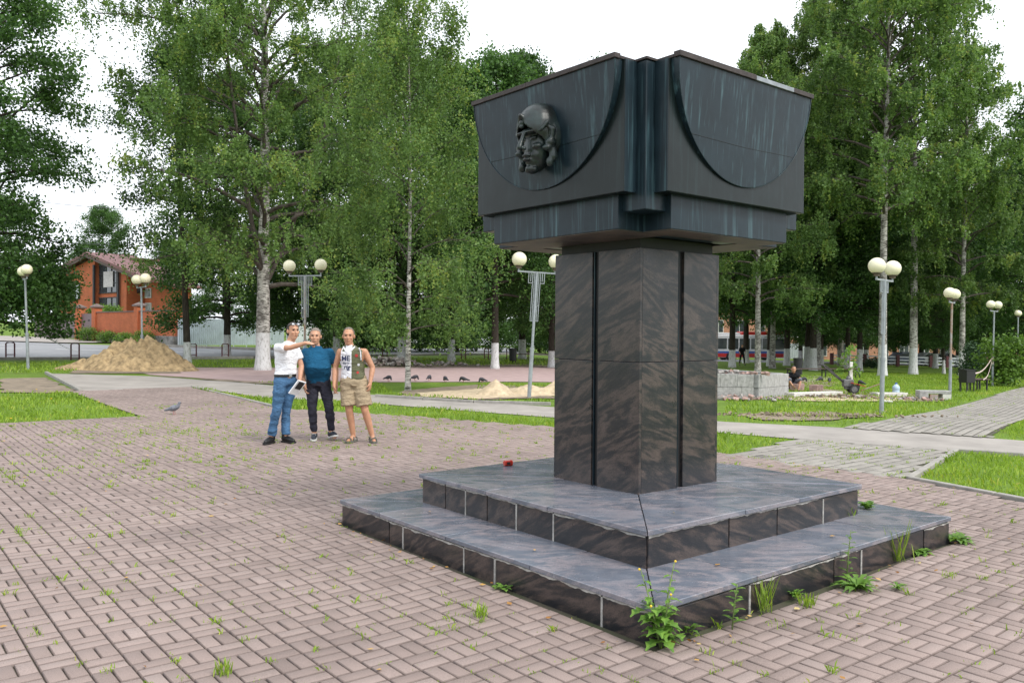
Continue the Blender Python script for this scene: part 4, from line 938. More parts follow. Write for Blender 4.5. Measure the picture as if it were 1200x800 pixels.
# ---- left side
b_left = lambda az, t: 1.25 if math.cos(az) > .2 else .85
T1 = make_tree(101, 21, .24, 1.7, 3.7, 'linden', 84, 95000, .145, bias=lambda az, t: 1.0, low=.75, limbs_extra=[(2.4+.35*k, -.9+.42*k, -.05-.06*(k % 3), 2.7, .05) for k in range(6)]+[(3.2+.4*k, .3-.5*k, .05, 3.0, .05) for k in range(5)])
plant('linden_tree', 'dense dark linden beside the left lamp post with drooping lower branches', T1, gp(-14, 424), 1.3)
T2 = make_tree(102, 13.8, .15, 4.0, 2.7, 'linden', 40, 26000, .12, lean=(-.6, 0), low=.6, gaps=.12, bias=lambda az, t: 1.25 if math.cos(az) < -.1 and .45 < t < .9 else .9)
plant('linden_tree', 'slender linden with whitewashed foot between the sand heap and the grey fence', T2, gp(220, 426), .95)
T3 = make_tree(103, 21, .27, 3.2, 5.2, 'birch', 78, 175000, .10, stems=3, low=.8, limbs_extra=[(9.5, 3.0, .75, 6.8, .09), (11.5, 3.2, .7, 7.2, .09), (13, 3.45, .6, 7.0, .08), (12.2, 2.8, .6, 6.2, .07), (14.5, 3.1, .5, 6.8, .07)])
plant('birch_tree', 'large many-stemmed birch with thick whitewashed trunk behind the pointing man', T3, gp(308, 433), 1.45)
T4 = make_tree(104, 11.6, .075, 1.5, 2.7, 'birch', 60, 66000, .075, low=.7, prof_pow=.6, top_thin=.97)
plant('birch_tree', 'slim young birch with thin white trunk on the strip before the pink square', T4, gp(478, 456), .0)
LA = make_tree(111, 17, .22, 3.9, 4.6, 'linden', 66, 46000, .18, low=.75)
LB = make_tree(112, 19.5, .26, 4.0, 4.6, 'linden', 74, 50000, .19, low=.7)
LC = make_tree(113, 15, .20, 3.7, 4.2, 'linden', 60, 40000, .18, low=.8, lean=(.5, .2))
BA = make_tree(121, 28, .24, 9.0, 5.6, 'birch', 88, 115000, .15, low=.75, prof_pow=.6)
BB = make_tree(122, 23, .2, 4.5, 4.9, 'birch', 70, 90000, .145, low=.8)
LD = make_tree(114, 17.5, .22, 2.2, 4.4, 'linden', 72, 50000, .17, low=.8)
LL = ['whitewashed linden directly behind the long heap of broken paving', 'linden behind the smaller heap of broken paving beyond the pink square', 'whitewashed linden nearest the pink square, between the small rubble heap and the litter bin', 'thin linden with a low band of whitewash at the end of the dark bench', 'low-crowned dark linden between the slender linden and the large birch', 'dark linden behind the rusty ladder-frame lamp across the pink square', 'tall linden behind the black litter bin beyond the pink square', 'dark linden half hidden by the granite pillar', 'dark linden across the pink square behind the large many-stemmed birch']
lg = 'lindens along the road behind the pink square'; ll = 'dark linden with whitewashed foot along the road behind the pink square'
for i, (px, py, me, sc, wash) in enumerate([(470,423.5,LD,.95,1.3),(529,423,LD,.88,1.2),(580,431.5,LA,.80,1.15),(646,430,LD,.72,.8),(266,418,LD,.85,1.2),(395,420,LD,.95,1.2),(612,420,LD,1.05,1.2),(700,428,LD,.95,1.1),(340,414,LD,.9,1.1)]):
    plant('linden_tree', LL[i], me, gp(px, py), wash, lg, rz=i*1.9, sc=sc)
# ---- grove on the right
gg = 'lindens of the grove behind the lawn'; gl = 'dark linden with whitewashed foot in the grove behind the works lawn'
for i, (px, py, me, sc, wash) in enumerate([(902,428.5,LA,1.1,1.35),(922,428,LB,1.05,1.5),(945,432,LC,1.15,1.7),(953,433.5,LB,.95,1.6),(962,427.5,LD,1.15,1.5),(984,425,LD,1.2,1.5),(993,431,LA,1.0,1.6),(1007,434.5,LC,1.05,1.6),(1015,427,LD,1.1,1.6),(874,425,LB,1.1,1.3),(858,430,LA,1.1,1.3),
        (1096,431,LD,1.1,1.4),(1106,438,LC,.55,1.0),(1150,428,LD,1.2,.0),(1164,431,LD,1.2,1.2),(1187,432,LD,1.15,1.2),(1208,436,LC,1.15,1.2),(1236,440,LA,1.25,1.2),(1048,426,LD,1.15,1.4),(1079,428,LD,1.1,1.3),(1122,427,LD,1.05,1.2),(938,424,LD,1.1,1.3)]):
    plant('linden_tree', gl, me, gp(px, py), wash, gg, rz=i*2.3+.5, sc=sc)
plant('birch_tree', 'thin white birch behind the concrete planter', BB, gp(888, 436), .0, rz=.7, sc=.92)
plant('birch_tree', 'tall birch with widest whitewashed foot behind the framed double lamp', BA, gp(1034, 440.5), 1.9, rz=2.0, sc=1.06)
plant('birch_tree', 'tall straight birch with grey-white trunk, second beyond the framed double lamp', BA, gp(1070, 438.5), 1.8, rz=4.4, sc=1.1)
BC = make_tree(123, 23, .19, 4.5, 4.4, 'birch', 62, 52000, .145, low=.8, top_thin=.62)
plant('birch_tree', 'birch with bare thinning top beside the bushes by the lamp posts', BC, gp(1127, 440.5), 1.6, rz=1.0)
plant('birch_tree', 'leafy birch rising behind the copper box', BB, gp(905, 431), 0, rz=3.5, sc=1.12)
plant('birch_tree', 'leafy birch behind the long backless bench rising past the copper box', BA, gp(958, 433), 0, rz=1.1, sc=1.0)
plant('birch_tree', 'tall leafy birch in the middle of the grove between the whitewashed lindens', BA, gp(985, 428), 0, rz=5.2, sc=1.12)
plant('birch_tree', 'broad birch at the far side of the grove beyond the thinning birch', BB, gp(1105, 429), 0, rz=.4, sc=1.25)
# ---- far wood that closes the view
fg = 'distant trees beyond the roads'
for i, (x, y, me, sc) in enumerate([(-58,118,LA,1.0),(-46,112,LC,.8),(-36,104,LB,.7),(-24,98,LD,.85),(-14,104,LD,.9),(-6,100,LD,1.0),(3,118,LD,1.0),(-10,96,LD,.7),(-1,108,LD,.85),(-19,92,LD,.65),(14,132,LB,1.1),(28,150,LA,1.2),(48,142,LB,1.2),(66,135,LA,1.3),(84,128,LB,1.3),(100,120,LA,1.3),(-75,120,LB,1.0)]):
    plant('distant_tree', 'distant tree rising beyond the roads at the edge of the park', me, on(x, y), 0, fg, rz=i*1.3, sc=sc)

# ---- shrubs
def make_bush(seed, w_, h_, n, leaf, m, cone=False):
    rs = np.random.RandomState(seed); k = 60; az = rs.uniform(0, 6.28, k); u = rs.uniform(0, 1, k)
    rr = w_/2*np.sqrt(rs.uniform(.1, 1, k))*((1-u)*.95+.05 if cone else np.sqrt(np.clip(1-(u*1.5-.65)**2, .1, 1))); T = np.stack([rr*np.cos(az), rr*np.sin(az), h_*(.12+.82*u)], 1)
    idx = rs.randint(0, k, n); Pn = T[idx]+rs.normal(0, .11*w_, (n, 3))*np.array([1, 1, .7]); Pn[:, 2] = np.abs(Pn[:, 2])+.03
    V, Fc, _ = leaf_quads(rs, Pn, leaf, None); vals = np.clip(rs.normal(.5, .22, k)[idx]+rs.normal(0, .15, n), 0, 1)
    mb = MB()
    for p in T[:26]: mb.tube([(0, 0, -.05), (p[0]*.4, p[1]*.4, p[2]*.55), tuple(p)], [.022, .014, .005], 4, caps=False)
    return mb.mesh('stems', M['bark_dark']), mesh_np('foliage', V, Fc, m, vals)
def bush(name, label, me, loc, group=None, sc=1.0, rz=0, cat='bush'):
    r = tag(empty(name, loc, rz), label, cat, group); r.scale = (sc,)*3; link('stems', me[0], r); link('foliage', me[1], r); return r
bush('leafy_bush', 'bright green leafy bush behind the taped lamp post', make_bush(201, 2.3, 2.4, 4200, .17, M['bush']), gp(1177, 452))
bush('conifer_bush', 'small dark conifer between the birch and the black bin', make_bush(202, 1.9, 2.0, 5200, .11, M['conifer'], True), gp(1141, 446))
bush('leafy_bush', 'low dark bush at the foot of the grove by the flowering border', make_bush(203, 1.6, .8, 1500, .12, M['conifer']), gp(1022, 431))
DB = make_bush(205, 3.4, 3.0, 5200, .17, M['linden'])
for i, (px, d) in enumerate([(405,57),(428,59),(448,58),(468,61),(492,60),(512,63),(536,62),(558,66),(585,66),(607,68),(632,70),(655,66),(385,56)]):
    p = atd(px, 400, d); bush('tall_bush', 'dark bushy undergrowth in front of the pale fence across the road', DB, on(p.x, p.y), 'undergrowth along the pale fence', .75+.09*(i % 4), i*1.3)
SB = make_bush(204, 1.7, 1.1, 1800, .12, M['bush'])
# ================================================================ lamps
M['lamp_pole'] = mat('galvanised_pole', (.34,.37,.40), .5, .3, .3, 5, .1, (.24,.26,.27)); M['lamp_rust'] = mat('rusty_pole', (.34,.36,.37), .6, .2, .4, 3, .2, (.27,.13,.05))
M['globe'] = mat('opal_globe', (.80,.75,.55), .35, 0, .06, 3); M['lamp_cap'] = mat('brown_holder', (.10,.075,.05), .7, 0, .3)
def globe(): b = MB(); b.sphere((0,0,0), .195, 20, 14); return b.mesh('globe', M['globe'], True)
GLOBE = globe(); b = MB(); b.lathe([(.07,-.24), (.07,-.19), (.11,-.175), (.105,-.15)], 14); HOLDER = b.mesh('holder', M['lamp_cap'])
def lamp(label, base, hc, rz, span=.48, frame=True, rust=False, lean=0, dz2=0, gs=1.0):
    r = tag(empty('park_lamp', base, rz), label, 'lamp post', 'globe lamp posts of the park'); r.rotation_euler.x = lean
    pm = M['lamp_rust'] if rust else M['lamp_pole']
    MB().tube([(0,0,-.2), (0,0,1.25), (0,0,1.27), (0,0,1.3)], [.052,.052,.05,.04], 12).build('pole_sleeve', M['lamp_pole'], r)
    MB().tube([(0,0,1.26), (0,0,hc-.3)], .036, 12).build('pole', pm, r); MB().tube([(0,0,1.22), (0,0,1.30)], .06, 12).build('collar', M['lamp_pole'], r)
    MB().beam((-span-.02,0,hc-.31), (span+.02,0,hc-.31+dz2*.5), .04, .04).build('crossbar', M['lamp_pole'], r)
    if frame:
        f = MB(); zt_ = hc-.33
        for x in (-.10, -.055, .055, .10): f.box((x, 0, zt_-.62), (.018, .03, 1.24))
        f.box((0, 0, zt_-1.245), (.22, .03, .018)); f.box((-.205, 0, zt_-.13), (.018, .03, .26)); f.box((.205, 0, zt_-.13), (.018, .03, .26)); f.box((-.157, 0, zt_-.262), (.114, .03, .018)); f.box((.157, 0, zt_-.262), (.114, .03, .018))
        for x in (-.15, .15): f.box((x, 0, zt_-.11), (.018, .03, .22))
        f.build('ornamental_frame', pm if not rust else M['lamp_pole'], r)
    for sx in (-1, 1):
        a = link('arm_holder', HOLDER, r, loc=(sx*span, 0, hc+(dz2 if sx > 0 else 0))); g = link('globe', GLOBE, r, loc=(sx*span, 0, hc+(dz2 if sx > 0 else 0))); g.scale = (gs, gs, gs*.97)
        MB().tube([(sx*span, 0, hc-.32), (sx*span, 0, hc-.22+(dz2 if sx > 0 else 0))], .025, 8).build('stem', M['lamp_pole'], r)
    return r
def lamp_px(label, bx_, by_, gx_, gy_, rz, **k):
    p = gp(bx_, by_); hc = atd(gx_, gy_, p.y).z-p.z; r = lamp(label, p, hc, rz, **k); ln_ = (gx_-bx_)/(by_-gy_)-ROLL; r.rotation_euler = (Matrix.Rotation(ln_, 3, 'Y') @ Matrix.Rotation(rz, 3, 'Z')).to_euler(); return r
lamp_px('double globe lamp with ladder frame standing by the sand bed near the pink square', 620, 465, 630, 305, R(4), dz2=0)
lamp_px('double globe lamp with rusty ladder frame rising behind the three men', 357, 447, 358, 312, R(6), rust=True, dz2=.05)
lamp_px('double globe lamp with ladder frame on the lawn by the water bottle', 1033, 483, 1036, 313, R(45), dz2=0)
lamp_px('plain double globe lamp with rust-stained pole beside the concrete block', 1113, 465, 1115, 344, R(53), frame=False, rust=True)
lamp_px('plain double globe lamp with striped tape tied round its pole', 1163, 452, 1164.5, 357, R(42), frame=False)
lamp_px('plain globe lamp beyond the bright green bush', 1192, 443.5, 1192.5, 367, R(56), frame=False)
lamp_px('plain double globe lamp in front of the dense dark linden', 33, 432, 30, 317, R(127), frame=False)
lamp_px('plain double globe lamp standing at the sand heap', 167, 432.5, 166, 327, R(132), frame=False)

# ================================================================ birds
M['pigeon'] = mat('pigeon_grey', (.17,.18,.21), .7, 0, .4, 25, 0, space='object'); M['pigeon_dark'] = mat('pigeon_dark', (.035,.035,.045), .7, 0, .3, 25, space='object'); M['leg_pink'] = mat('pigeon_leg', (.35,.14,.12), .7)
def pigeon_mesh(m, peck):
    b = MB(); b.sphere((0, 0, .13), (.062, .115, .060), 14, 9, Matrix.Rotation(R(-18), 3, 'X')); b.limb([(0, -.07, .15), (0, -.105, .185 if not peck else .12), (0, -.115, .225 if not peck else .07)], [.045, .032, .026], 10); b.sphere((0, -.122, .235 if not peck else .06), (.026, .032, .025), 10, 7)
    b.limb([(0, .08, .115), (0, .17, .085), (0, .22, .075)], [.036, .026, .016], 10)
    return remeshed(b, 'body', m, .011, 2)
def bird_legs(): b = MB(); [b.tube([(sx*.025, 0, .09), (sx*.025, -.005, .0), (sx*.025, -.04, .004)], .006, 5) for sx in (-1, 1)]; return b.mesh('legs', M['leg_pink'])
PGA, PGB, PGL = pigeon_mesh(M['pigeon'], False), pigeon_mesh(M['pigeon_dark'], True), bird_legs()
b = MB(); b.limb([(0, -.145, .233), (0, -.172, .226)], [.007, .003], 6); BEAK = b.mesh('beak', M['black_plastic'])
def pigeon(label, p, rz, me, grp=None, sc=1.0):
    r = tag(empty('pigeon', p, rz), label, 'pigeon', grp); r.scale = (sc,)*3; bd = link('body', me, r); link('legs', PGL, r)
    if me is PGA: link('beak', BEAK, r)
pigeon('grey pigeon standing upright alone on the brick plaza', gp(204, 485.5), R(75), PGA, sc=1.0)
for i, (x, y) in enumerate([(455,446.5),(486,446),(503,446),(522,447.5),(543,448),(565,449)]): pigeon('dark pigeon feeding at the near edge of the pink square', gp(x, y), R(60+50*i), PGB, 'pigeons in a row at the pink square')
for i, (x, y) in enumerate([(941,448),(961,447.5),(972,449),(1009,452)]): pigeon('dark pigeon feeding on the lawn behind the paving works', gp(x, y), R(80+40*i), PGB, 'pigeons on the works lawn', 1.3)

# ================================================================ heaps of sand and rubble
def heap(name, label, cat, c, rx, ry, h, m, seed, peaks=((0, 0, 1, 1),), rough=.16, n=46, rz=0):
    V = []; Fc = []
    for j in range(n+1):
        for i in range(n+1):
            x, y = -1.15+2.3*i/n, -1.15+2.3*j/n; z = 0
            for (ax, ay, s, k) in peaks:
                d = math.hypot((x-ax)/s, (y-ay)/s); z += (k*max(0, 1-d)**.9)**4 if d < 1 else 0
            z = min(1.05, z**.25) if z > 0 else 0
            nz = noise.fractal(Vector((x*2.2+seed, y*2.2, seed)), 1, 2, 5)*rough*.45 + noise.fractal(Vector((x*7+seed, y*7, 3)), 1, 2, 4)*rough*.42
            z = z*(1+nz*1.2)+nz*.35*min(1, z*4) if z > 0 else -.06
            X, Y = x*rx, y*ry; X, Y = X*math.cos(rz)-Y*math.sin(rz), X*math.sin(rz)+Y*math.cos(rz)
            V.append((X, Y, z*h+zt(c.x+X, c.y+Y)-c.z-.012))
    for j in range(n):
        for i in range(n): Fc.append((j*(n+1)+i, j*(n+1)+i+1, (j+1)*(n+1)+i+1, (j+1)*(n+1)+i))
    return tag(link(name, mesh_np(name, V, Fc, m, smooth=True), loc=c), label, cat)
c = gp(143, 433.5); heap('sand_heap', 'large brown sand heap dumped on the park edge by the road', 'sand heap', c+Vector((.05, .6, 0)), 2.45, 1.8, 1.2, M['sand_brown'], 5.3, ((.0, 0, .78, 1.0), (.42, .05, .6, .66), (-.62, -.1, .5, .30), (.22, 0, .6, .9)), .42, 90)
heap('sand_pile', 'small pointed pale sand pile in front of the pink square', 'sand heap', gp(581, 462), .55, .5, .42, M['sand'], 2.1, n=26)
heap('sand_pile', 'flat pale sand pile at the foot of the ladder-frame lamp by the pink square', 'sand heap', gp(634, 461), 1.0, .6, .34, M['sand'], 8.4, ((-.3, 0, .7, .8), (.4, .1, .6, 1.0)), .2, 30)
M['rubble'] = mat('broken_concrete', (.30,.28,.26), .95, 0, .5, 7, .4); M['rubble_pink'] = mat('broken_pink_paver', (.36,.24,.21), .95, 0, .4, 7, .4)
M['planter_dark_r'] = mat('grey_brown_rubble', (.24,.20,.18), .95, 0, .5, 7, .4)
def stones(seed, n, spread, rmin, rmax, hill=0, mats=None):
    rng = random.Random(seed); b = MB()
    for i in range(n):
        x, y = rng.gauss(0, spread[0]), rng.gauss(0, spread[1]); s = rng.uniform(rmin, rmax)
        z = max(0, hill*(1-(x/(2*spread[0]))**2-(y/(2*spread[1]))**2))*rng.random()
        rot = Matrix.Rotation(rng.uniform(0, 6), 3, 'Z') @ Matrix.Rotation(rng.uniform(-.6, .6), 3, 'X') @ Matrix.Rotation(rng.uniform(-.6, .6), 3, 'Y')
        vs = [rot @ Vector((a*s*rng.uniform(.6, 1.1), q*s*rng.uniform(.5, .9), w2*s*rng.uniform(.3, .6))) for w2 in (-1, 1) for q in (-1, 1) for a in (-1, 1)]
        b.add([v+Vector((x, y, z+s*.3)) for v in vs], [(0,2,3,1),(4,5,7,6),(0,1,5,4),(2,6,7,3),(0,4,6,2),(1,3,7,5)], rng.randint(0, 1))
    return b
def rubble(label, p, *a, rz=0, mats=None):
    r = tag(empty('rubble_heap', p, rz), label, 'rubble'); o = stones(*a).build('broken_pieces', mats or [M['rubble'], M['rubble_pink']], r); o['kind'] = 'stuff'
rubble('long heap of broken paving pieces on the far side of the pink square', gp(452, 428.5), 31, 130, (.9, .3), .05, .13, .38, mats=[M['rubble'], M['planter_dark_r']])
rubble('smaller heap of broken paving pieces under the lindens beyond the pink square', gp(520, 428), 32, 50, (.7, .22), .04, .10, .16, mats=[M['rubble'], M['planter_dark_r']])
rubble('heap of broken pavers at the near foot of the concrete planter', gp(866, 468), 33, 40, (.4, .16), .03, .10, .10)
rubble('scattered broken pavers lying along the concrete planter foundation', gp(895, 467.5), 34, 26, (.45, .10), .025, .08, .03)
rubble('clods of earth and pavers heaped by the white stake', gp(985, 466), 35, 60, (.8, .22), .03, .08, .08, mats=[M['dirt'], M['rubble']])
rubble('crumbled soil clods along the near edge of the works lawn', gp(950, 487), 36, 150, (1.2, .16), .012, .05, .03, mats=[M['dirt'], M['dirt']])
rubble('broken pavers left between the white plank and the concrete block', gp(1068, 468.5), 37, 26, (.5, .12), .04, .09, .04)

# ================================================================ masonry works on the right lawn
M['planter'] = mat('grey_granite_block', (.33,.33,.32), .85, 0, .3, 9, .3); M['planter_dark'] = mat('shaded_granite_block', (.27,.27,.26), .85, 0, .35, 9, .3)  # planter_dark: same stone with the left face's shade put into its colour
A, Bq, Cq = gp(822, 466.5), gp(886, 467), gp(921.5, 463)
pl = tag(empty('concrete_planter', Bq), 'low grey block planter under repair on the right lawn', 'planter')
hgt = .70
def course(a, b, n, z0, z1, m):
    for i in range(n):
        p, q = a.lerp(b, (i+.006)/n), a.lerp(b, (i+.994)/n); MB().beam((p.x, p.y, p.z+(z0+z1)/2), (q.x, q.y, q.z+(z0+z1)/2), .22, z1-z0-.008).build('block', m, pl, bevel=.008)
a_, b_, c_ = A-Bq, Vector((0, 0, 0)), Cq-Bq; back = (c_+Vector((-1.9, 3.6, 0))); back2 = (a_+Vector((-.6, 3.6, 0)))
inn = Vector((0, .12, 0))
course(a_+inn, b_+inn+Vector((-.12, 0, 0)), 4, -.05, .32, M['planter_dark']); course(a_+inn, b_+inn+Vector((-.12, 0, 0)), 3, .32, .70, M['planter_dark'])
course(b_+inn, c_+inn, 2, -.05, .30, M['planter']); course(b_+inn, c_+inn, 2, .30, .70, M['planter'])
course(c_+inn+Vector((-.05, .22, 0)), back, 3, -.05, .70, M['planter'])
MB().add([a_+Vector((0, .2, .55)), b_+Vector((0, .25, .55)), c_+Vector((0, .25, .55)), back+Vector((0, 0, .55)), back2+Vector((0, 0, .55))], [(0,1,2,3,4)]).build('soil_fill', M['dirt'], pl)
rubble('pieces of broken paver piled on top of the grey block planter', Bq+Vector((-.35, .15, .70)), 38, 16, (.5, .05), .04, .09, .06)
M['wood_grey'] = mat('grey_wood', (.30,.27,.23), .85, 0, .3, 8, .2); M['white_wood'] = mat('white_painted_wood', (.68,.67,.62), .8, 0, .15, 8)
sk = tag(empty('wooden_stake', gp(997, 461.5)), 'white wooden stake driven in beside the sapling', 'stake'); MB().box((0, 0, .5), (.10, .08, 1.25)).build('post', M['white_wood'], sk, bevel=.008); MB().box((0, -.045, .9), (.102, .02, .06)).build('tie_strip', M['wood_grey'], sk)
def leafy_sapling():
    rs = np.random.RandomState(5); r = tag(empty('sapling', gp(993.5, 461)), 'thin sapling with sparse bright leaves tied beside the white stake', 'sapling'); mb = MB(); T = []
    mb.tube([(0, 0, -.1), (.02, 0, .7), (.06, 0, 1.6)], [.018, .013, .004], 6)
    for k in range(9):
        a = k*2.4; z = .55+k*.11; e = Vector((math.cos(a)*.38*(1-k*.06)+.03, math.sin(a)*.3, z+.2)); mb.tube([(.03, 0, z), tuple(e)], [.008, .003], 4); T += [e, e*.75+Vector((0, 0, z*.25))]
    T.append(Vector((.06, 0, 1.6))); T = np.array(T); idx = rs.randint(0, len(T), 190); Pn = T[idx]+rs.normal(0, .07, (190, 3)); V, Fc, _ = leaf_quads(rs, Pn, .11, None)
    mb.build('stem', M['bark_dark'], r); link('leaves', mesh_np('leaves', V, Fc, M['weed'], np.clip(rs.normal(.75, .2, 190), 0, 1)), r)
leafy_sapling()
M['engine'] = mat('grey_engine', (.16,.16,.16), .5, .5, .4, 12); M['steel_dark'] = mat('dark_steel', (.045,.04,.045), .5, .4, .3)
_t = 1; tl = tag(empty('rotary_tiller', gp(994, 463)+Vector((.1, .35, 0)), R(-8)), 'grey walk-behind tiller with long black handlebar lying on the soil by the stake', 'tiller')
MB().box((.02, 0, .40), (.34, .30, .26)).build('engine', M['engine'], tl, bevel=.03); MB().lathe([(.09, 0), (.09, .05), (.05, .09), (.05, .13)], 14, (.05, 0, .53)).build('air_filter', M['engine'], tl)
for y in (-.22, .22):
    w_ = MB(); w_.tube([(.18, y-.05, .2), (.18, y+.05, .2)], .15, 18).build('tyre', M['black_plastic'], tl); MB().tube([(.18, y-.056, .2), (.18, y+.056, .2)], .10, 14).build('rim', M['engine'], tl)
MB().beam((-.1, 0, .25), (.4, 0, .27), .2, .14).build('gearbox', M['engine'], tl, bevel=.02)
for y in (-.18, .18): MB().tube([(-.08, y*.4, .38), (-.35, y, .62), (-.78, y*1.3, 1.0), (-.9, y*1.3, 1.02)], .022, 8).build('handlebar', M['steel_dark'], tl)
MB().box((.32, 0, .36), (.5, .5, .02), Matrix.Rotation(.25, 3, 'Y')).build('tine_guard', M['print_red'], tl); MB().tube([(.4, -.2, .15), (.75, -.25, .3), (1.05, -.3, .42)], .018, 6).build('drag_stake', M['lamp_rust'], tl)
M['pet'] = mat('blue_water_bottle', (.42,.55,.66), .15, 0, .15, 4); M['blue_cap'] = mat('blue_cap', (.03,.10,.40), .4)
wb = tag(empty('water_bottle', gp(1050, 461.5)), 'large pale blue plastic water bottle standing on the lawn', 'bottle')
MB().lathe([(.11, 0), (.125, .02), (.125, .12), (.115, .14), (.125, .16), (.125, .25), (.09, .31), (.035, .35), (.033, .37)], 18).build('body', M['pet'], wb, smooth=True); MB().lathe([(.04, .365), (.04, .405), (.036, .41)], 14).build('cap', M['blue_cap'], wb)
def slab(name, label, a, b, wd, ht, m, cat):
    p, q = gp(*a), gp(*b); p.z += ht/2-.01; q.z += ht/2-.01; return tag(MB().beam(p, q, wd, ht).build(name, m, bevel=.012), label, cat)
M['pale_stone'] = mat('pale_kerb_stone', (.55,.54,.50), .85, 0, .2, 6, .2)
slab('kerb_slab', 'long pale kerb slab lying beside the water bottle', (1024, 463.5), (1060, 463.5), .3, .12, M['pale_stone'], 'slab')
slab('kerb_slab', 'pale kerb slab with brick bed stretching from the planter to the stake', (925, 464), (982, 462), .35, .12, M['pale_stone'], 'slab')
slab('kerb_slab', 'thin pale slab sunk in the grass by the framed lamp', (1036, 470.5), (1046, 471), .25, .05, M['pale_stone'], 'slab')
for i, (a, b) in enumerate([((930, 457.5), (938, 457)), ((953, 459), (960, 458.5))]): slab('brick_stack', ['flat pinkish paver stack beside the crouching mason', 'low pinkish paver stack on the pale kerb slab'][i], a, b, .3, .26, M['rubble_pink'], 'pavers')
cb = tag(empty('concrete_block', gp(1095, 467.5), R(-6)), 'hollow concrete kerb block beside the rust-stained lamp pole', 'block')
MB().box((0, .1, .23), (1.0, .4, .10)).build('top', M['planter'], cb, bevel=.01); MB().box((-.36, .1, .08), (.28, .4, .2)).build('foot', M['planter'], cb, bevel=.01); MB().box((.36, .1, .08), (.27, .38, .2)).build('foot', M['pale_stone'], cb, bevel=.01); MB().box((-.05, -.05, .08), (.26, .12, .16)).build('brick', M['lamp_rust'], cb, bevel=.01)
# benches
M['bench_wood'] = mat('dark_bench_slat', (.075,.05,.04), .7, 0, .35, 10); M['bench_iron'] = mat('dark_bench_iron', (.03,.032,.03), .6, .2, .3)
def bench(label, p, rz, L):
    r = tag(empty('park_bench', p, rz), label, 'bench', 'slatted park benches')
    for j in range(4): MB().box((0, -.18+.12*j, .47), (L, .10, .04)).build('seat_slat', M['bench_wood'], r, bevel=.005)
    for x in (-L/2+.12, 0, L/2-.12):
        f = MB(); f.box((x, -.17, .21), (.05, .05, .48)); f.box((x, .17, .21), (.05, .05, .48)); f.box((x, 0, .43), (.05, .40, .04)); f.build('leg_frame', M['bench_iron'], r)
p, q = gp(941, 442.5), gp(988, 441.5); bench('long dark backless bench in front of the whitewashed trunks behind the mason', (p+q)/2, math.atan2(q.y-p.y, q.x-p.x)*.3, (q-p).length*.97)
p = gp(625, 425); bench('dark bench beside a bin under the lindens beyond the pink square', p, 0, 2.2)
p = gp(1141, 457.5); bench('weathered bench under the black bin by the right walk', p, R(20), 1.3)
def bin_(label, p, h, s, post):
    r = tag(empty('litter_bin', p), label, 'litter bin'); b = MB(); b.lathe([(.15*s, .08), (.19*s, .12), (.21*s, h), (.19*s, h), (.17*s, .16)], 14); b.build('drum', M['black_plastic'], r); MB().lathe([(.225*s, h-.05), (.225*s, h+.01)], 14).build('rim', M['bench_iron'], r); MB().tube([(0, 0, -.1), (0, 0, .2)], .03, 8).build('post', M['bench_iron'], r)
bin_('black litter bin at the end of the bench beyond the pink square', gp(601, 424.5), .75, 1.0, 0)
bin_('dark litter bin beside the long backless bench', gp(935, 440.5), 1.0, 1.2, 0)
p = gp(1133, 459); bx2 = tag(empty('black_box', p, R(15)), 'square black box standing on four legs at the bench by the walk', 'box'); MB().box((0, 0, .62), (.42, .42, .50)).build('box', M['black_plastic'], bx2, bevel=.01); MB().box((0, 0, .88), (.46, .46, .03)).build('lid', M['black_plastic'], bx2)
for x in (-.17, .17):
    for y in (-.17, .17): MB().box((x, y, .17), (.035, .035, .42)).build('leg', M['bench_iron'], bx2)
M['tape'] = mat('white_barrier_tape', (.68,.64,.58), .5, 0, .3, 14, 0, (.62,.4,.36))
lp = gp(1163, 452); q = p+Vector((.1, -.1, .75))
for i, (z0, dq, nm) in enumerate(((1.35, Vector((0, 0, 0)), 'upper'), (1.25, Vector((.55, .1, -.25)), 'lower'))):
    b = MB(); n = 8; pts = []
    for k in range(n+1):
        t = k/n; a = lp+Vector((-.06, -.05, z0)); e = q+dq; pt = a.lerp(e, t); pt.z -= .25*math.sin(math.pi*t); pts.append(pt)
    vs = [v+Vector((0, 0, s)) for v in pts for s in (-.03, .03)]; b.add(vs, [(2*k, 2*k+2, 2*k+3, 2*k+1) for k in range(n)]); o = tag(b.build('barrier_tape', M['tape']), ['sagging white barrier tape from the taped lamp pole to the black box', 'slack white barrier tape from the taped lamp pole down to the bench'][i], 'tape'); sdm = o.modifiers.new('t', 'SOLIDIFY'); sdm.thickness = .003
bt = MB(); [bt.tube([(lp.x, lp.y, lp.z+z), (lp.x, lp.y, lp.z+z+.12)], .056, 12) for z in (1.05, 1.25, 1.42)]; tag(bt.build('barrier_tape', M['tape']), 'barrier tape wound in bands round the lamp pole by the green bush', 'tape')
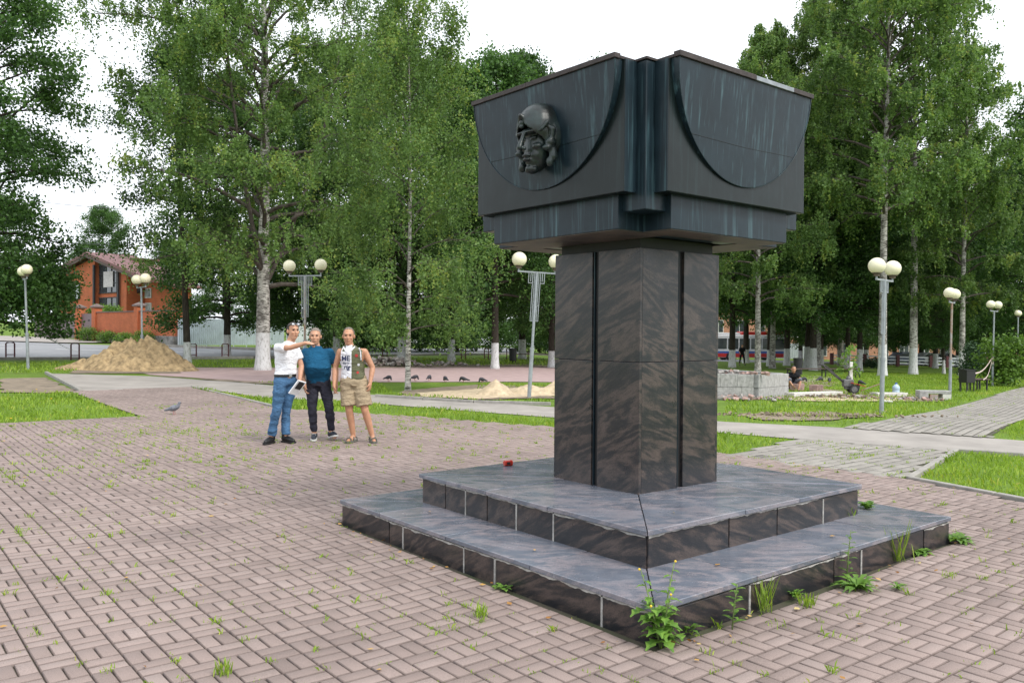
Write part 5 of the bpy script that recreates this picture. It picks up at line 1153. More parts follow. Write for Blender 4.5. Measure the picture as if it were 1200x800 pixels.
# ================================================================ house and walls across the road (left)
def mk_brick(name, c, mortar, sc=1.0):
    m, t, b = nodes(name); br = t.nodes.new('ShaderNodeTexBrick'); v = coords(t)
    sx = t.nodes.new('ShaderNodeSeparateXYZ'); t.links.new(v, sx.inputs[0]); cb_ = t.nodes.new('ShaderNodeCombineXYZ')
    ad = t.nodes.new('ShaderNodeMath'); ad.operation = 'ADD'; t.links.new(sx.outputs[0], ad.inputs[0]); t.links.new(sx.outputs[1], ad.inputs[1])
    t.links.new(ad.outputs[0], cb_.inputs[0]); t.links.new(sx.outputs[2], cb_.inputs[1]); t.links.new(cb_.outputs[0], br.inputs['Vector'])
    br.inputs['Scale'].default_value = 1; br.inputs['Brick Width'].default_value = .26*sc; br.inputs['Row Height'].default_value = .075*sc; br.inputs['Mortar Size'].default_value = .006*sc
    br.inputs['Color1'].default_value = (*c, 1); br.inputs['Color2'].default_value = (*[x*.8 for x in c], 1); br.inputs['Mortar'].default_value = (*mortar, 1)
    n = ramp(t, noise_tex(t, v, 1.2, 5), [(.3, (.8,.8,.8)), (.7, (1.08,1.08,1.08))]); t.links.new(mixc(t, 1, br.outputs['Color'], n, 'MULTIPLY'), b.inputs['Base Color']); b.inputs['Roughness'].default_value = .9; return m
M['brick'] = mk_brick('orange_brick', (.50,.125,.045), (.40,.17,.09)); M['brick2'] = mk_brick('salmon_brick', (.50,.24,.15), (.42,.28,.2), 1.5)
M['roof'] = mat('red_brown_metal_tile', (.15,.06,.055), .6, .1, .25, 3, .3); M['beam'] = mat('dark_timber', (.035,.035,.04), .7, 0, .3); M['soffit_w'] = mat('brown_soffit', (.10,.07,.06), .8)
M['glass'] = mat('window_glass', (.05,.06,.065), .08, 0, .3, 2); M['glass_sky'] = mat('sky_tinted_glass', (.35,.40,.40), .15, 0, .4, 2); M['blind'] = mat('white_blind', (.55,.52,.52), .8); M['frame_w'] = mat('white_window_frame', (.62,.62,.6), .6)  # glass_sky: pale sky reflection painted into the pane colour
M['gate'] = mat('mauve_brown_gate', (.155,.11,.12), .5, .1, .1, 2); M['plinth'] = mat('rubble_stone', (.22,.21,.20), .9, 0, .6, 2.2, .6); M['capstone'] = mat('brown_coping', (.14,.10,.09), .7)
HD_, HN_ = Vector((.745, -.667, 0)), Vector((.667, .745, 0)); HO = Vector((-37, 78.5, 0)); HRZ = math.atan2(-.667, .745)
def hs_(px, py, back=0.0):             # photo pixel on the house front plane -> (s along the front, height above ground .8)
    d = Vector(ray(px, py)); o = HO+HN_*back; t = (o-Vector((0,0,0))).dot(HN_)/d.dot(HN_); p = d*t
    return (p-o).dot(HD_), H+d.z*t-.8
house = tag(empty('brick_house', (HO.x, HO.y, .8), HRZ), 'orange brick house with asymmetric brown gable roof and glazed bay behind the wall', 'house')
s0, sP, s1 = -15.5, hs_(108.7, 298)[0], hs_(182, 332)[0]; zP, zR, zL = hs_(108.7, 299)[1], hs_(180, 331)[1], hs_(69, 310)[1]-.35
zL = zP-1.5
def hprism(mb, poly, y0, t): return mb.prism(poly, (0, y0, 0), (1,0,0), (0,0,1), (0,1,0), t)
sb = hs_(111, 340)[0]; se = hs_(139, 340)[0]; sw = hs_(147, 340)[0]
hprism(MB(), [(s0, -1), (sb, -1), (sb, zP-.45), (sP, zP-.3), (s0+.3, zL-.2)], 0, 3).build('wall', M['brick'], house)
hprism(MB(), [(sb+.01, -1), (se, -1), (se, zP-(se-sP)*(zP-zR)/(s1-sP)-.3), (sb+.01, zP-.45)], .45, 2.5).build('wall', M['brick'], house)
hprism(MB(), [(se+.01, -1), (sw, -1), (sw, zP-(sw-sP)*(zP-zR)/(s1-sP)-.3), (se+.01, zP-(se-sP)*(zP-zR)/(s1-sP)-.3)], .1, 2.8).build('wall', M['brick'], house)
hprism(MB(), [(sw+.01, -1), (s1+.9, -1), (s1+.9, zR-.5), (s1-.6, zR-.2), (sw+.01, zP-(sw-sP)*(zP-zR)/(s1-sP)-.3)], 1.8, 1.1).build('wall', M['brick'], house)
rf = MB(); th = .28
hprism(rf, [(s0-.4, zL-.15), (sP, zP), (sP, zP+th), (s0-.4, zL+th-.15)], -.7, 4.6); hprism(rf, [(sP, zP), (s1, zR), (s1, zR+th), (sP, zP+th)], -.7, 4.6); hprism(rf, [(s1, zR), (s1+1.6, zR-.5), (s1+1.6, zR-.3), (s1, zR+th)], .9, 2.6)
roof = rf.build('roof', M['roof'], house)
hprism(MB(), [(s0-.4, zL-.40), (sP, zP-.26), (sP, zP-.01), (s0-.4, zL-.16)], -.66, .12).build('barge_board', M['soffit_w'], roof); hprism(MB(), [(sP, zP-.26), (s1, zR-.26), (s1, zR-.01), (sP, zP-.01)], -.66, .12).build('barge_board', M['soffit_w'], roof)
# dormer and antenna
da, dz_ = hs_(150, 318, 3); db = hs_(166, 318, 3)[0]; dzt = hs_(155, 306, 3)[1]
dm = MB().box(((da+db)/2, 3.6, dzt-.9), (db-da-.3, 1.6, 1.8)).build('dormer', M['beam'], roof); MB().box(((da+db)/2, 3.5, dzt+.05), (db-da+.5, 2.3, .22)).build('dormer_roof', M['roof'], roof); MB().box(((da+db)/2+.4, 2.79, dzt-.55), ((db-da)*.5, .04, .6)).build('dormer_pane', M['glass_sky'], roof)
sa = hs_(140, 320)[0]; an_ = MB(); an_.tube([(sa, 2.5, zP-1.2), (sa, 2.5, zP+3.4)], .035, 6); [an_.beam((sa-.5+.1*i, 2.5, zP+1.6+.55*i), (sa+.5-.1*i, 2.5, zP+1.6+.55*i), .02, .02) for i in range(4)]; an_.build('antenna', M['beam'], house)
def opening(pxa, pya, pxb, pyb, y, m=None, frame=None, name='window', nx=1, nz=1):
    a, za = hs_(pxa, pya, y); b, zb = hs_(pxb, pyb, y); za, zb = max(za, zb), min(za, zb); w_ = MB(); fm = frame or M['beam']; t = .09
    w_.box(((a+b)/2, y-.05, za-t/2), (b-a, .12, t)); w_.box(((a+b)/2, y-.05, zb+t/2), (b-a, .12, t)); w_.box((a+t/2, y-.05, (za+zb)/2), (t, .12, za-zb-2*t)); w_.box((b-t/2, y-.05, (za+zb)/2), (t, .12, za-zb-2*t))
    for i in range(1, nx): w_.box((a+(b-a)*i/nx, y-.05, (za+zb)/2), (.06, .10, za-zb-2*t))
    for i in range(1, nz): w_.box(((a+b)/2, y-.05, zb+(za-zb)*i/nz), (b-a-2*t, .09, .06))
    o = w_.build(name, fm, house); MB().box(((a+b)/2, y-.02, (za+zb)/2), (b-a-.1, .03, za-zb-.1)).build('pane', m or M['glass'], o); return o
opening(83, 333, 94, 350.5, 0, M['glass_sky'], None, nx=2)
MB().box((hs_(88.5, 351)[0], -.05, hs_(88.5, 352)[1]), (1.4, .2, .12)).build('sill', M['capstone'], house)
opening(112.5, 311, 138, 343, .45, M['glass'], None, nx=4, nz=3); opening(112.5, 349, 138, 362, .45, M['glass'], None, nx=4)
a, za = hs_(121, 318.5, .3); b_2, zb = hs_(132, 336, .3); MB().box(((a+b_2)/2, .33, (za+zb)/2), (b_2-a, .03, za-zb)).build('blind', M['blind'], house)
opening(150, 356, 156, 366, 1.8, M['glass_sky']); opening(158, 355, 168, 367, 1.8, M['glass_sky'], M['frame_w'], nx=2); opening(171, 338, 178, 349, 1.8, M['glass_sky'], M['frame_w']); opening(171, 355, 178, 367, 1.8, M['glass_sky'], M['frame_w'])
for px in (111, 139.5): s_2 = hs_(px, 330)[0]; MB().box((s_2, -.08, 3), (.28, .16, 8.2 if px < 120 else 6.6)).build('post', M['beam'], house)
for (p_, q_) in (((148, 358), (165, 338)), ((148, 330), (148, 366)), ((152.5, 332), (152.5, 366))):
    a, za = hs_(*p_, 1.2); b_2, zb = hs_(*q_, 1.2); MB().beam((a, 1.2, za), (b_2, 1.2, zb), .3, .3, (0, 1, 0)).build('brace', M['beam'], house)
MB().box((hs_(158, 336, 1.5)[0], 1.4, hs_(158, 336, 1.5)[1]), (.8, .4, .55)).build('air_conditioner', M['frame_w'], house)

# boundary wall with pillars and gates, standing 6 m in front of the house
WO = HO-HN_*6; WZ = zt(WO.x, WO.y)
def ws(px, py, back=0.0): d = Vector(ray(px, py)); o = WO+HN_*back; t = o.dot(HN_)/d.dot(HN_); p = d*t; return (p-o).dot(HD_), H+d.z*t
bw = tag(empty('brick_wall', (WO.x, WO.y, 0), HRZ), 'orange brick boundary wall with pillars on a rubble stone plinth in front of the house', 'wall')
pills = [ws(x, 380)[0] for x in (93.5, 113.5, 163.5)]; sR = ws(207, 380)[0]; zTop = ws(135, 366)[1]; 
def gz(s_): p = WO+HD_*s_; return zt(p.x, p.y)
def wall_panel(a, b):
    g0 = min(gz(a), gz(b)); zpl = zTop-1.75
    MB().box(((a+b)/2, 0, (zTop+zpl)/2), (b-a, .3, zTop-zpl)).build('panel', M['brick'], bw); MB().box(((a+b)/2, -.03, (zpl+g0-.3)/2), (b-a, .42, zpl-g0+.3)).build('plinth', M['plinth'], bw); MB().box(((a+b)/2, 0, zTop+.04), (b-a, .42, .08)).build('coping', M['capstone'], bw)
wall_panel(pills[1]+.3, pills[2]-.3); wall_panel(pills[2]+.3, sR)
for s_2 in pills:
    g0 = gz(s_2); MB().box((s_2, 0, (zTop+.4+g0)/2-.1), (.6, .6, zTop+.4-g0+.2)).build('pillar', M['brick'], bw); MB().add([Vector((s_2+a*.4, b*.4, zTop+.52)) for a, b in ((-1,-1),(1,-1),(1,1),(-1,1))]+[Vector((s_2, 0, zTop+.75))]+[Vector((s_2+a*.4, b*.4, zTop+.41)) for a, b in ((-1,-1),(1,-1),(1,1),(-1,1))], [(0,1,4),(1,2,4),(2,3,4),(3,0,4),(5,6,1,0),(6,7,2,1),(7,8,3,2),(8,5,0,3),(8,7,6,5)]).build('pillar_cap', M['capstone'], bw)
gt = tag(empty('metal_gate', (WO.x, WO.y, 0), HRZ), 'wide mauve-brown sliding metal gate left of the wicket', 'gate'); gA = ws(40, 380)[0]; g0 = gz(pills[0])
n = 6
for i in range(n): a = gA+(pills[0]-.35-gA)*i/n; b_2 = gA+(pills[0]-.35-gA)*(i+1)/n; MB().box(((a+b_2)/2, .05, (zTop-.05+g0+.15)/2), (b_2-a-.012, .06, zTop-.05-g0-.15)).build('gate_sheet', M['gate'], gt)
MB().box(((gA+pills[0]-.35)/2, .05, zTop), (pills[0]-.35-gA, .1, .08)).build('top_rail', M['capstone'], gt)
wk_ = tag(empty('wicket_gate', (WO.x, WO.y, 0), HRZ), 'narrow mauve-brown wicket door between two brick pillars', 'gate'); MB().box(((pills[0]+pills[1])/2, .05, (zTop-.05+g0+.1)/2), (pills[1]-pills[0]-.66, .07, zTop-.05-g0-.1)).build('door_leaf', M['gate'], wk_); MB().box((pills[0]+.6, -.02, g0+1.15), (.12, .08, .2)).build('handle', M['zinc'], wk_); MB().box(((pills[0]+pills[1])/2+.1, -.0, zTop-.6), (.3, .03, .12)).build('number_plate', M['beam'], wk_)
for i, px in enumerate((117, 139, 159, 182)): s_2 = ws(px, 385)[0]; p = WO+HD_*s_2-HN_*.9; bush('round_shrub', ['round green shrub at the pillar beside the wicket', 'low green shrub under the wall panel behind the sand heap', 'low green shrub by the middle wall pillar', 'round green shrub near the far end of the brick wall'][i], SB, on(p.x, p.y), None, (.9, .75, .7, .85)[i], i)
sy = ws(122, 362, 1.5)[0]
for i, px in enumerate((118, 128)): p = WO+HN_*1.6+HD_*ws(px, 380, 1.6)[0]; bush('yard_shrub', ['yellow-green shrub showing over the wall beside the pillar', 'yellow-green shrub showing over the wall under the glazed bay'][i], SB, Vector((p.x, p.y, zTop-.75)), None, 1.15, i*2)

# ================================================================ corrugated fences, hoop barriers, wires
M['fence_sheet'] = mat('pale_corrugated_sheet', (.48,.55,.60), .5, .1, .12, 2); M['fence_white'] = mat('white_sheet', (.62,.66,.70), .6, 0, .1, 2); M['hoop'] = mat('dark_red_paint', (.10,.025,.03), .6, 0, .3)
def corr(label, a, b, ht, n, m):
    r = tag(empty('sheet_fence', on(a[0], a[1])), label, 'fence'); A2, B2 = Vector(a), Vector(b); L = (B2-A2).length; d = (B2-A2)/L; q = Vector((-d.y, d.x))
    for i in range(n):
        p0, p1 = A2+d*(L*i/n+.01), A2+d*(L*(i+1)/n-.01); k = 14; vs = []; fs = []
        for j in range(k+1):
            p = p0.lerp(p1, j/k)+q*(.025 if j % 2 else -.025); z = zt(p.x, p.y)-r.location.z
            for zz in (.12, ht): vs.append((p.x-a[0], p.y-a[1], z+zz))
        fs = [(2*j, 2*j+2, 2*j+3, 2*j+1) for j in range(k)]; o = MB().add(vs, fs).build('sheet', m, r); sd_ = o.modifiers.new('t', 'SOLIDIFY'); sd_.thickness = .01
        z = zt(p0.x, p0.y)-r.location.z; MB().box((p0.x-a[0]+q.x*.07, p0.y-a[1]+q.y*.07, z+ht/2-.1), (.06, .06, ht+.15)).build('post', M['fence_white'], r)
    return r
fa = WO+HD_*(sR+.3)
corr('pale blue-grey corrugated fence continuing the brick wall behind the slender linden', (fa.x, fa.y), (-17.5, 64), 2.0, 8, M['fence_sheet'])
corr('pale corrugated fence behind the lindens across the road', (-17.3, 64.2), (4, 92), 2.0, 14, M['fence_white'])
def hoop(px, py, rz, sc=1.0):
    r = tag(empty('hoop_barrier', gp(px, py), rz), 'dark red metal hoop barrier standing along the park road', 'barrier', 'hoop barriers along the park road'); r.scale = (sc,)*3
    MB().tube([(-.15, 0, -.1), (-.15, 0, .60), (-.12, 0, .64), (.12, 0, .64), (.15, 0, .60), (.15, 0, -.1)], .03, 8).build('hoop', M['hoop'], r); MB().beam((-.15, 0, .16), (.15, 0, .16), .03, .03).build('rail', M['hoop'], r)
for i, (px, py) in enumerate([(12, 420), (264, 419.5), (226, 420), (451, 420), (543, 420.5), (570, 421), (596, 420.5), (621, 421), (88, 421)]): hoop(px, py, R(40), 1.15 if px < 300 else 1.0)
M['wire'] = mat('power_wire', (.06,.06,.07), .6)
for i, (a, b_2) in enumerate([((-10, 226), (260, 249)), ((-10, 279), (300, 296)), ((-10, 275), (300, 287))]):
    A3, B3_ = atd(*a, 60), atd(*b_2, 60); pts = []
    A3 = A3+(A3-B3_)*.6; B3_ = B3_+(B3_-A3)*.25
    for k in range(25): t = k/24; p = A3.lerp(B3_, t); p.z -= .9*math.sin(math.pi*t)-.5; pts.append(p)
    tag(MB().tube(pts, .022, 5).build('power_line', M['wire']), ['highest sagging power line crossing the sky left of the big birch', 'thick power line crossing just above the brick house roof', 'thin power line close above the one over the roof'][i], 'wire')

# ================================================================ street on the right: trolleybus, cars, fence, brick building
M['bus_white'] = mat('white_bus_paint', (.72,.72,.74), .35, 0, .1, 1); M['bus_red'] = mat('red_bus_paint', (.52,.025,.02), .35, 0, .1, 1); M['bus_blue'] = mat('blue_bus_paint', (.04,.12,.42), .35, 0, .1, 1)
bp = gp(893, 423); sc_b = 1.0; bus = tag(empty('trolleybus', on(bp.x, bp.y+3), R(4)), 'white trolleybus with red and blue stripes passing behind the grove', 'trolleybus')
def bbox(nm, x0, x1, y0, y1, z0, z1, m, bev=.0): return MB().box(((x0+x1)/2, (y0+y1)/2, (z0+z1)/2), (x1-x0, y1-y0, z1-z0)).build(nm, m, bus, bevel=bev)
L0, L1 = -2.7, 3.2
bbox('body', L0-2.5, L1, -1.25, 1.25, .35, 2.95, M['bus_white'], .12); bbox('roof_box', L0+.9, L1-.1, -1.0, 1.0, 2.97, 3.35, M['bus_red'], .08); bbox('roof_box', L0-2.2, L0+.7, -.9, .9, 2.97, 3.2, M['bus_white'], .06)
bbox('red_stripe', L0-2.45, L1-.05, -1.275, -1.22, .42, .85, M['bus_red']); bbox('blue_stripe', L0-2.45, L1-.05, -1.27, -1.22, .855, 1.1, M['bus_blue'])
for i in range(6): bbox('window', L0-2.2+i*1.35, L0-1.0+i*1.35, -1.272, -1.2, 1.35, 2.55, M['glass'])
bbox('windscreen', L0-2.53, L0-2.4, -1.1, 1.1, 1.2, 2.6, M['glass'])
for x in (L0-.6, L1-1.6):
    for y in (-1.15, 1.15): w_ = MB().tube([(x, y-.14, .48), (x, y+.14, .48)], .48, 20).build('wheel', M['black_plastic'], bus); MB().tube([(x, y-.15, .48), (x, y+.15, .48)], .25, 14).build('rim', M['zinc'], w_)
def car(label, p, rz, col, sc=1.0):
    r = tag(empty('parked_car', p, rz), label, 'car', 'cars parked along the far street'); r.scale = (sc,)*3
    body = [(-2.1, .35), (-2.15, .75), (-1.95, .95), (-1.2, 1.0), (-.55, 1.42), (.75, 1.45), (1.5, 1.02), (2.0, .9), (2.15, .6), (2.1, .35)]
    MB().prism(body, (0, -.85, 0), (1,0,0), (0,0,1), (0,1,0), 1.7).build('body', col, r, bevel=.08)
    for y in (-.87, .84): MB().prism([(-1.05, 1.0), (-.5, 1.36), (.1, 1.38), (.1, 1.0)], (0, y, 0), (1,0,0), (0,0,1), (0,1,0), .03).build('side_window', M['glass'], r); MB().prism([(.16, 1.0), (.16, 1.38), (.7, 1.38), (1.3, 1.02)], (0, y, 0), (1,0,0), (0,0,1), (0,1,0), .03).build('side_window', M['glass'], r)
    for x in (-1.35, 1.35):
        for y in (-.8, .8): w_ = MB().tube([(x, y-.1, .32), (x, y+.1, .32)], .32, 18).build('wheel', M['black_plastic'], r); MB().tube([(x, y-.11, .32), (x, y+.11, .32)], .18, 12).build('rim', M['zinc'], w_)
    for y in (-.6, .6): MB().box((-2.13, y, .72), (.08, .3, .14)).build('headlight', M['frame_w'], r)
M['car_blue'] = mat('dark_blue_car', (.05,.07,.11), .3, .3, .1, 1); M['car_silver'] = mat('silver_car', (.45,.47,.5), .3, .5, .1, 1); M['car_white'] = mat('white_car', (.7,.7,.72), .3, 0, .1, 1)
for i, (px, dd, cm) in enumerate([(1058, 92, 'car_blue'), (1087, 93, 'car_white'), (1103, 94, 'car_silver')]):
    p = atd(px, 415, dd); car(['dark blue car parked behind the red fence by the tall birches', 'white car parked beyond the grove lawn', 'silver car parked beyond the grove lawn'][i], on(p.x, p.y), R(6), M[cm])
# low fence with dark red posts
fz = tag(empty('post_fence', on(20, 86)), 'low white rail fence with dark red posts along the far street', 'fence')
xs = np.arange(33, 72, 1.7)
for x in xs: z = zt(x, 86)-fz.location.z; MB().box((x-20, 0, z+.55), (.3, .3, 1.2)).build('post', M['hoop'], fz)
for x in xs[:-1]:
    z0_, z1_ = zt(x, 86)-fz.location.z, zt(x+1.7, 86)-fz.location.z
    for h_ in (.3, .62, .94): MB().beam((x-20+.16, 0, z0_+h_), (x-20+1.54, 0, z1_+h_), .05, .12).build('rail', M['fence_white'], fz)
blg = tag(empty('brick_building', on(70, 126), R(3)), 'long salmon brick building with rows of windows behind the grove', 'building')
MB().box((0, 6, 5), (110, 12, 13)).build('wall', M['brick2'], blg); MB().box((0, 6, 11.8), (111, 13, .6)).build('roof', M['capstone'], blg); MB().box((0, -.08, 3.9), (110, .16, .3)).build('string_course', M['frame_w'], blg)
for fl in range(3):
    for i in range(34):
        x = -52+i*3.15; w_ = MB().box((x, -.04, 1.9+fl*3.4), (1.5, .10, 1.9)).build('window', M['frame_w'], blg); MB().box((x-.36, -.08, 1.9+fl*3.4), (.62, .06, 1.7)).build('pane', M['glass'], w_); MB().box((x+.36, -.08, 1.9+fl*3.4), (.62, .06, 1.7)).build('pane', M['glass'], w_)
corr('pale corrugated fence beyond the trolleybus', (28, 112), (42, 113), 2.2, 6, M['fence_white'])

# ================================================================ grass, weeds, litter
LAWNS = [([(-8.97, 14.62), (-7.2, 16.05), (-11.14, 20.85), (-12.6, 20.5), (-16.5, 19.5), (-15.5, 9.6)], 260, .085), (P((224,454),(300,464.5),(430,471.5),(530,479.5),(650,488.5),(760,498.5),(850,506.5),(932,513.5),(853,532))+[(.78, 14.97), (-2.04, 16.7), (-4.9, 17.93)], 300, .085),
    ([(9.2, 1.2), (4.75, 9.86)]+P((1122,527),(1200,531.5),(1290,537))+[(13, 6)], 420, .07), (P((1162,512),(1200,492),(1260,470),(1260,517)), 260, .08),
    (P((850,492.5),(990,499.5),(1060,486.5),(1200,452),(1250,440),(1000,436),(850,445)), 75, .10), (P((300,447),(430,459),(555,467),(640,473),(648,468),(560,469),(470,464),(440,447.5)), 130, .09), (P((560,449),(650,450),(648,453.5),(560,455)), 120, .09), (P((0,424),(150,424),(80,436),(0,436)), 80, .1), (P((170,422),(430,420),(650,421),(650,429),(430,429),(215,430)), 25, .12)]
rs = np.random.RandomState(77)
def blades(name, Pn, hgt, wd, vals, mat_, parent=None):
    n = len(Pn); az = rs.uniform(0, 6.28, n); ln = rs.uniform(.1, .75, n); h_ = hgt*rs.uniform(.5, 1.35, n); w_ = wd*rs.uniform(.7, 1.3, n)
    d = np.stack([np.cos(az), np.sin(az), np.zeros(n)], 1); x = np.stack([-np.sin(az), np.cos(az), np.zeros(n)], 1); V = np.empty((n, 4, 3))
    V[:, 0] = Pn-x*w_[:, None]; V[:, 1] = Pn+x*w_[:, None]; mid = Pn+d*(h_*ln*.35)[:, None]; mid[:, 2] += h_*.62; tip = Pn+d*(h_*ln)[:, None]; tip[:, 2] += h_*(1-.3*ln)
    V[:, 2] = mid+x*w_[:, None]*.6; V[:, 3] = tip
    return mesh_np(name, V.reshape(-1, 3), np.arange(n*4).reshape(n, 4), mat_, vals)
PT = []; HT = []; VA = []
for poly, dens, hh in LAWNS:
    xs = [p[0] for p in poly]; ys = [p[1] for p in poly]; A_ = (max(xs)-min(xs))*(max(ys)-min(ys)); n = int(A_*dens); cx = rs.uniform(min(xs), max(xs), n); cy = rs.uniform(min(ys), max(ys), n)
    for x, y in zip(cx, cy):
        if y < 1.5 or abs(x/y) > 1.1 or not inside((x, y), poly): continue
        f = noise.noise(Vector((x*.55, y*.55, 3))); 
        if f < -.25 and rs.rand() < .6: continue
        PT.append((x, y, zt(x, y)-.03)); HT.append(hh*(1+.5*f)); VA.append(.5+.45*noise.noise(Vector((x*.9, y*.9, 9)))+.2*rs.normal())
PT = np.array(PT); far = PT[:, 1] > 18
tag(link('lawn_grass', blades('lawn_grass', PT, np.array(HT), np.where(far, .014, .007), np.clip(VA, 0, 1), M['grass'])), 'short bright green mown grass on the lawns between the paths', 'grass', kind='stuff')
fl_ = MB(); qf = random.Random(4)
while len(fl_.f) < 80*6:
    x, y = qf.uniform(-15, -7), qf.uniform(13, 21)
    if inside((x, y), LAWNS[0][0]): fl_.lathe([(.012, .05), (.022, .058), (.02, .064), (.006, .067)], 5, (x, y, zt(x, y)))
tag(fl_.build('lawn_flowers', mat('dandelion_yellow', (.75,.50,.03), .6)), 'scattered yellow dandelion heads in the lawn', 'flowers', kind='stuff')
# grass and moss in the joints of the plaza
J_ = []; JH = []; rj = random.Random(9)
def joint_tuft(p, h, n, spread=.02):
    for _ in range(n): J_.append((p.x+rj.gauss(0, spread), p.y+rj.gauss(0, spread), zt(p.x, p.y)-.008)); JH.append(h*rj.uniform(.5, 1.3))
cnt = 0
while cnt < 3600:
    u, v = rj.uniform(-14, 7), rj.uniform(-14, 6)
    if rj.random() < .75: u = round(u/CELL)*CELL
    else: v = round(v/CELL)*CELL; u = round(u/CELL*2)*CELL/2
    uu, vv = warp(u, v) if True else (u, v)
    p = Vector(MC)+Gd*uu+Fd*vv
    if p.y < 2.5 or not inside((p.x, p.y), PLAZA) or (abs(u) < 1.86 and abs(v) < 1.86): continue
    cl = noise.noise(Vector((p.x*.33+5, p.y*.33, 1)))+.5*noise.noise(Vector((p.x*1.3, p.y*1.3, 4)))
    leftband = .25 if (p.x < -2.5 and 9 < p.y < 15) else 0
    if rj.random() > .16+.75*max(0, cl+leftband): continue
    joint_tuft(p, rj.choice((.015, .02, .025, .03, .045)), rj.randint(4, 15), .018 if rj.random() < .7 else .035); cnt += 1
for (w0, uu_) in ((walk, None), (walk2, None)):
    poly, o0, U = (WALK_A, (3.05, 11.73), -Fd) if w0 is walk else (WALK_B, (6.19, 15.47), Vector((.60, .80)))
    W = Vector((-U.y, U.x)); k = 0
    while k < 420:
        u, v = rj.uniform(-14, 42), round(rj.uniform(-8, 8)/.16)*.16; p = Vector(o0)+U*u+W*v; k += .03
        if inside((p.x, p.y), poly) and noise.noise(Vector((p.x*.5, p.y*.5, 2))) > -.15: joint_tuft(p, .035, 10, .035); k += 1
J_ = np.array(J_); tag(link('joint_grass', blades('joint_grass', J_, np.array(JH), np.where(J_[:, 1] > 9, .006, .0035), np.clip(rs.normal(.55, .25, len(J_)), 0, 1), M['grass'])), 'small tufts of grass growing in the paver joints of the plaza', 'grass', kind='stuff')
# fallen leaves
lv = []
for k in range(210):
    if k < 45: t = rj.random(); sd_ = rj.choice((0, 1)); a = Vector((1.86+rj.expovariate(9), rj.uniform(-1.9, 1.9))) if sd_ else Vector((rj.uniform(-1.9, 1.9), -1.86-rj.expovariate(9))); p = Vector(MC)+Gd*a.x-Fd*a.y
    else: p = Vector((rj.uniform(-8, 6), rj.uniform(3, 16)))
    if abs((p-Vector(MC)).dot(Gd)) < 1.86 and abs((p-Vector(MC)).dot(Fd)) < 1.86: continue
    if inside((p.x, p.y), PLAZA): lv.append((p.x, p.y, zt(p.x, p.y)+.012))
for (a, b_2, z) in ((.55, -1.6, Z1+.012), (-.9, -1.5, Z1+.012), (1.6, .4, Z1+.012), (1.55, -.9, Z1+.012), (1.1, -.8, Z2+.01)): p = Vector(MC)+Gd*a-Fd*b_2*1; lv.append((p.x, p.y, z))
V, Fc, _ = leaf_quads(rs, np.array(lv), .045, None); V = V.reshape(-1, 4, 3); c = V.mean(1, keepdims=True); V = c+(V-c)*np.array([1, 1, .3]); tag(link('fallen_leaves', mesh_np('fallen_leaves', V.reshape(-1, 3), Fc, M['litter'], rs.uniform(0, 1, len(lv)))), 'small yellow and brown fallen leaves scattered on the plaza', 'leaves', kind='stuff')

# weeds along the foot of the monument
M['stem'] = mat('green_stem', (.14,.20,.06), .7, 0, .3, 20); M['yellow'] = mat('yellow_flower', (.75,.50,.03), .6)
def leaf_blade(mb, a, d, L, w_, droop=.4, lobes=False):
    a, d = Vector(a), Vector(d).normalized(); x = d.cross(Vector((0, 0, 1)));
    if x.length < .01: x = Vector((1, 0, 0))
    x.normalize(); n = 6; vs = []; fs = []
    for k in range(n+1):
        t = k/n; p = a+d*L*t+Vector((0, 0, -droop*L*t*t)); ww = w_*math.sin(math.pi*min(.97, .12+.86*t))**.8*(1 if not lobes else (.55 if k % 2 else 1.1))
        vs += [p-x*ww+Vector((0, 0, ww*.25)), p, p+x*ww+Vector((0, 0, ww*.25))]
    for k in range(n): b = 3*k; fs += [(b, b+1, b+4, b+3), (b+1, b+2, b+5, b+4)]
    mb.add(vs, fs)
def weed_obj(name, label, loc, parts):
    r = tag(empty(name, loc), label, 'weed')
    for nm, mb, m in parts:
        me = mb.mesh(nm, m, True)
        if m in (M['weed'], M['grass']): at = me.attributes.new('v', 'FLOAT', 'FACE'); q = random.Random(len(me.polygons)); at.data.foreach_set('value', [min(1, max(0, q.gauss(.5, .25))) for _ in me.polygons])
        link(nm, me, r)
def at_mon(a, b_2, out=0): p = Vector(MC)+Gd*a-Fd*b_2; return Vector((p.x, p.y, zt(p.x, p.y)-.004))
rw = random.Random(21)
# tall sow thistle at the near corner
lf, st_, fl = MB(), MB(), MB()
for (az, H_, ln) in ((.6, .44, .10), (2.6, .40, .12), (-1.2, .30, .10), (3.9, .24, .10)):
    top = Vector((math.cos(az)*ln, math.sin(az)*ln, H_)); st_.tube([(0, 0, -.02), tuple(top*.5+Vector((0, 0, .03))), tuple(top)], [.006, .005, .0025], 6)
    for k in range(11):
        t = .08+.88*k/11; p = top*t+Vector((0, 0, .03*math.sin(math.pi*t))); L = .115*(1-t)**.8+.022; a = k*2.4+az; leaf_blade(lf, p, (math.cos(a), math.sin(a), .35), L, L*.30, .5, True)
    for q in range(1): fl.sphere(top+Vector((rw.gauss(0, .012), rw.gauss(0, .012), .004+.012*q)), .007, 8, 6)
for k in range(16): a = k*2.4; L = rw.uniform(.08, .15); leaf_blade(lf, (rw.gauss(0, .03), rw.gauss(0, .03), .03+.012*k), (math.cos(a), math.sin(a), rw.uniform(.15, .6)), L, L*.32, .5, True)
cn = at_mon(1.875, -1.875); 
weed_obj('sow_thistle', 'tall sow thistle weed growing at the near corner of the granite base', gp(774, 756), [('stem', st_, M['stem']), ('leaves', lf, M['weed']), ('flower_bud', fl, M['yellow'])])
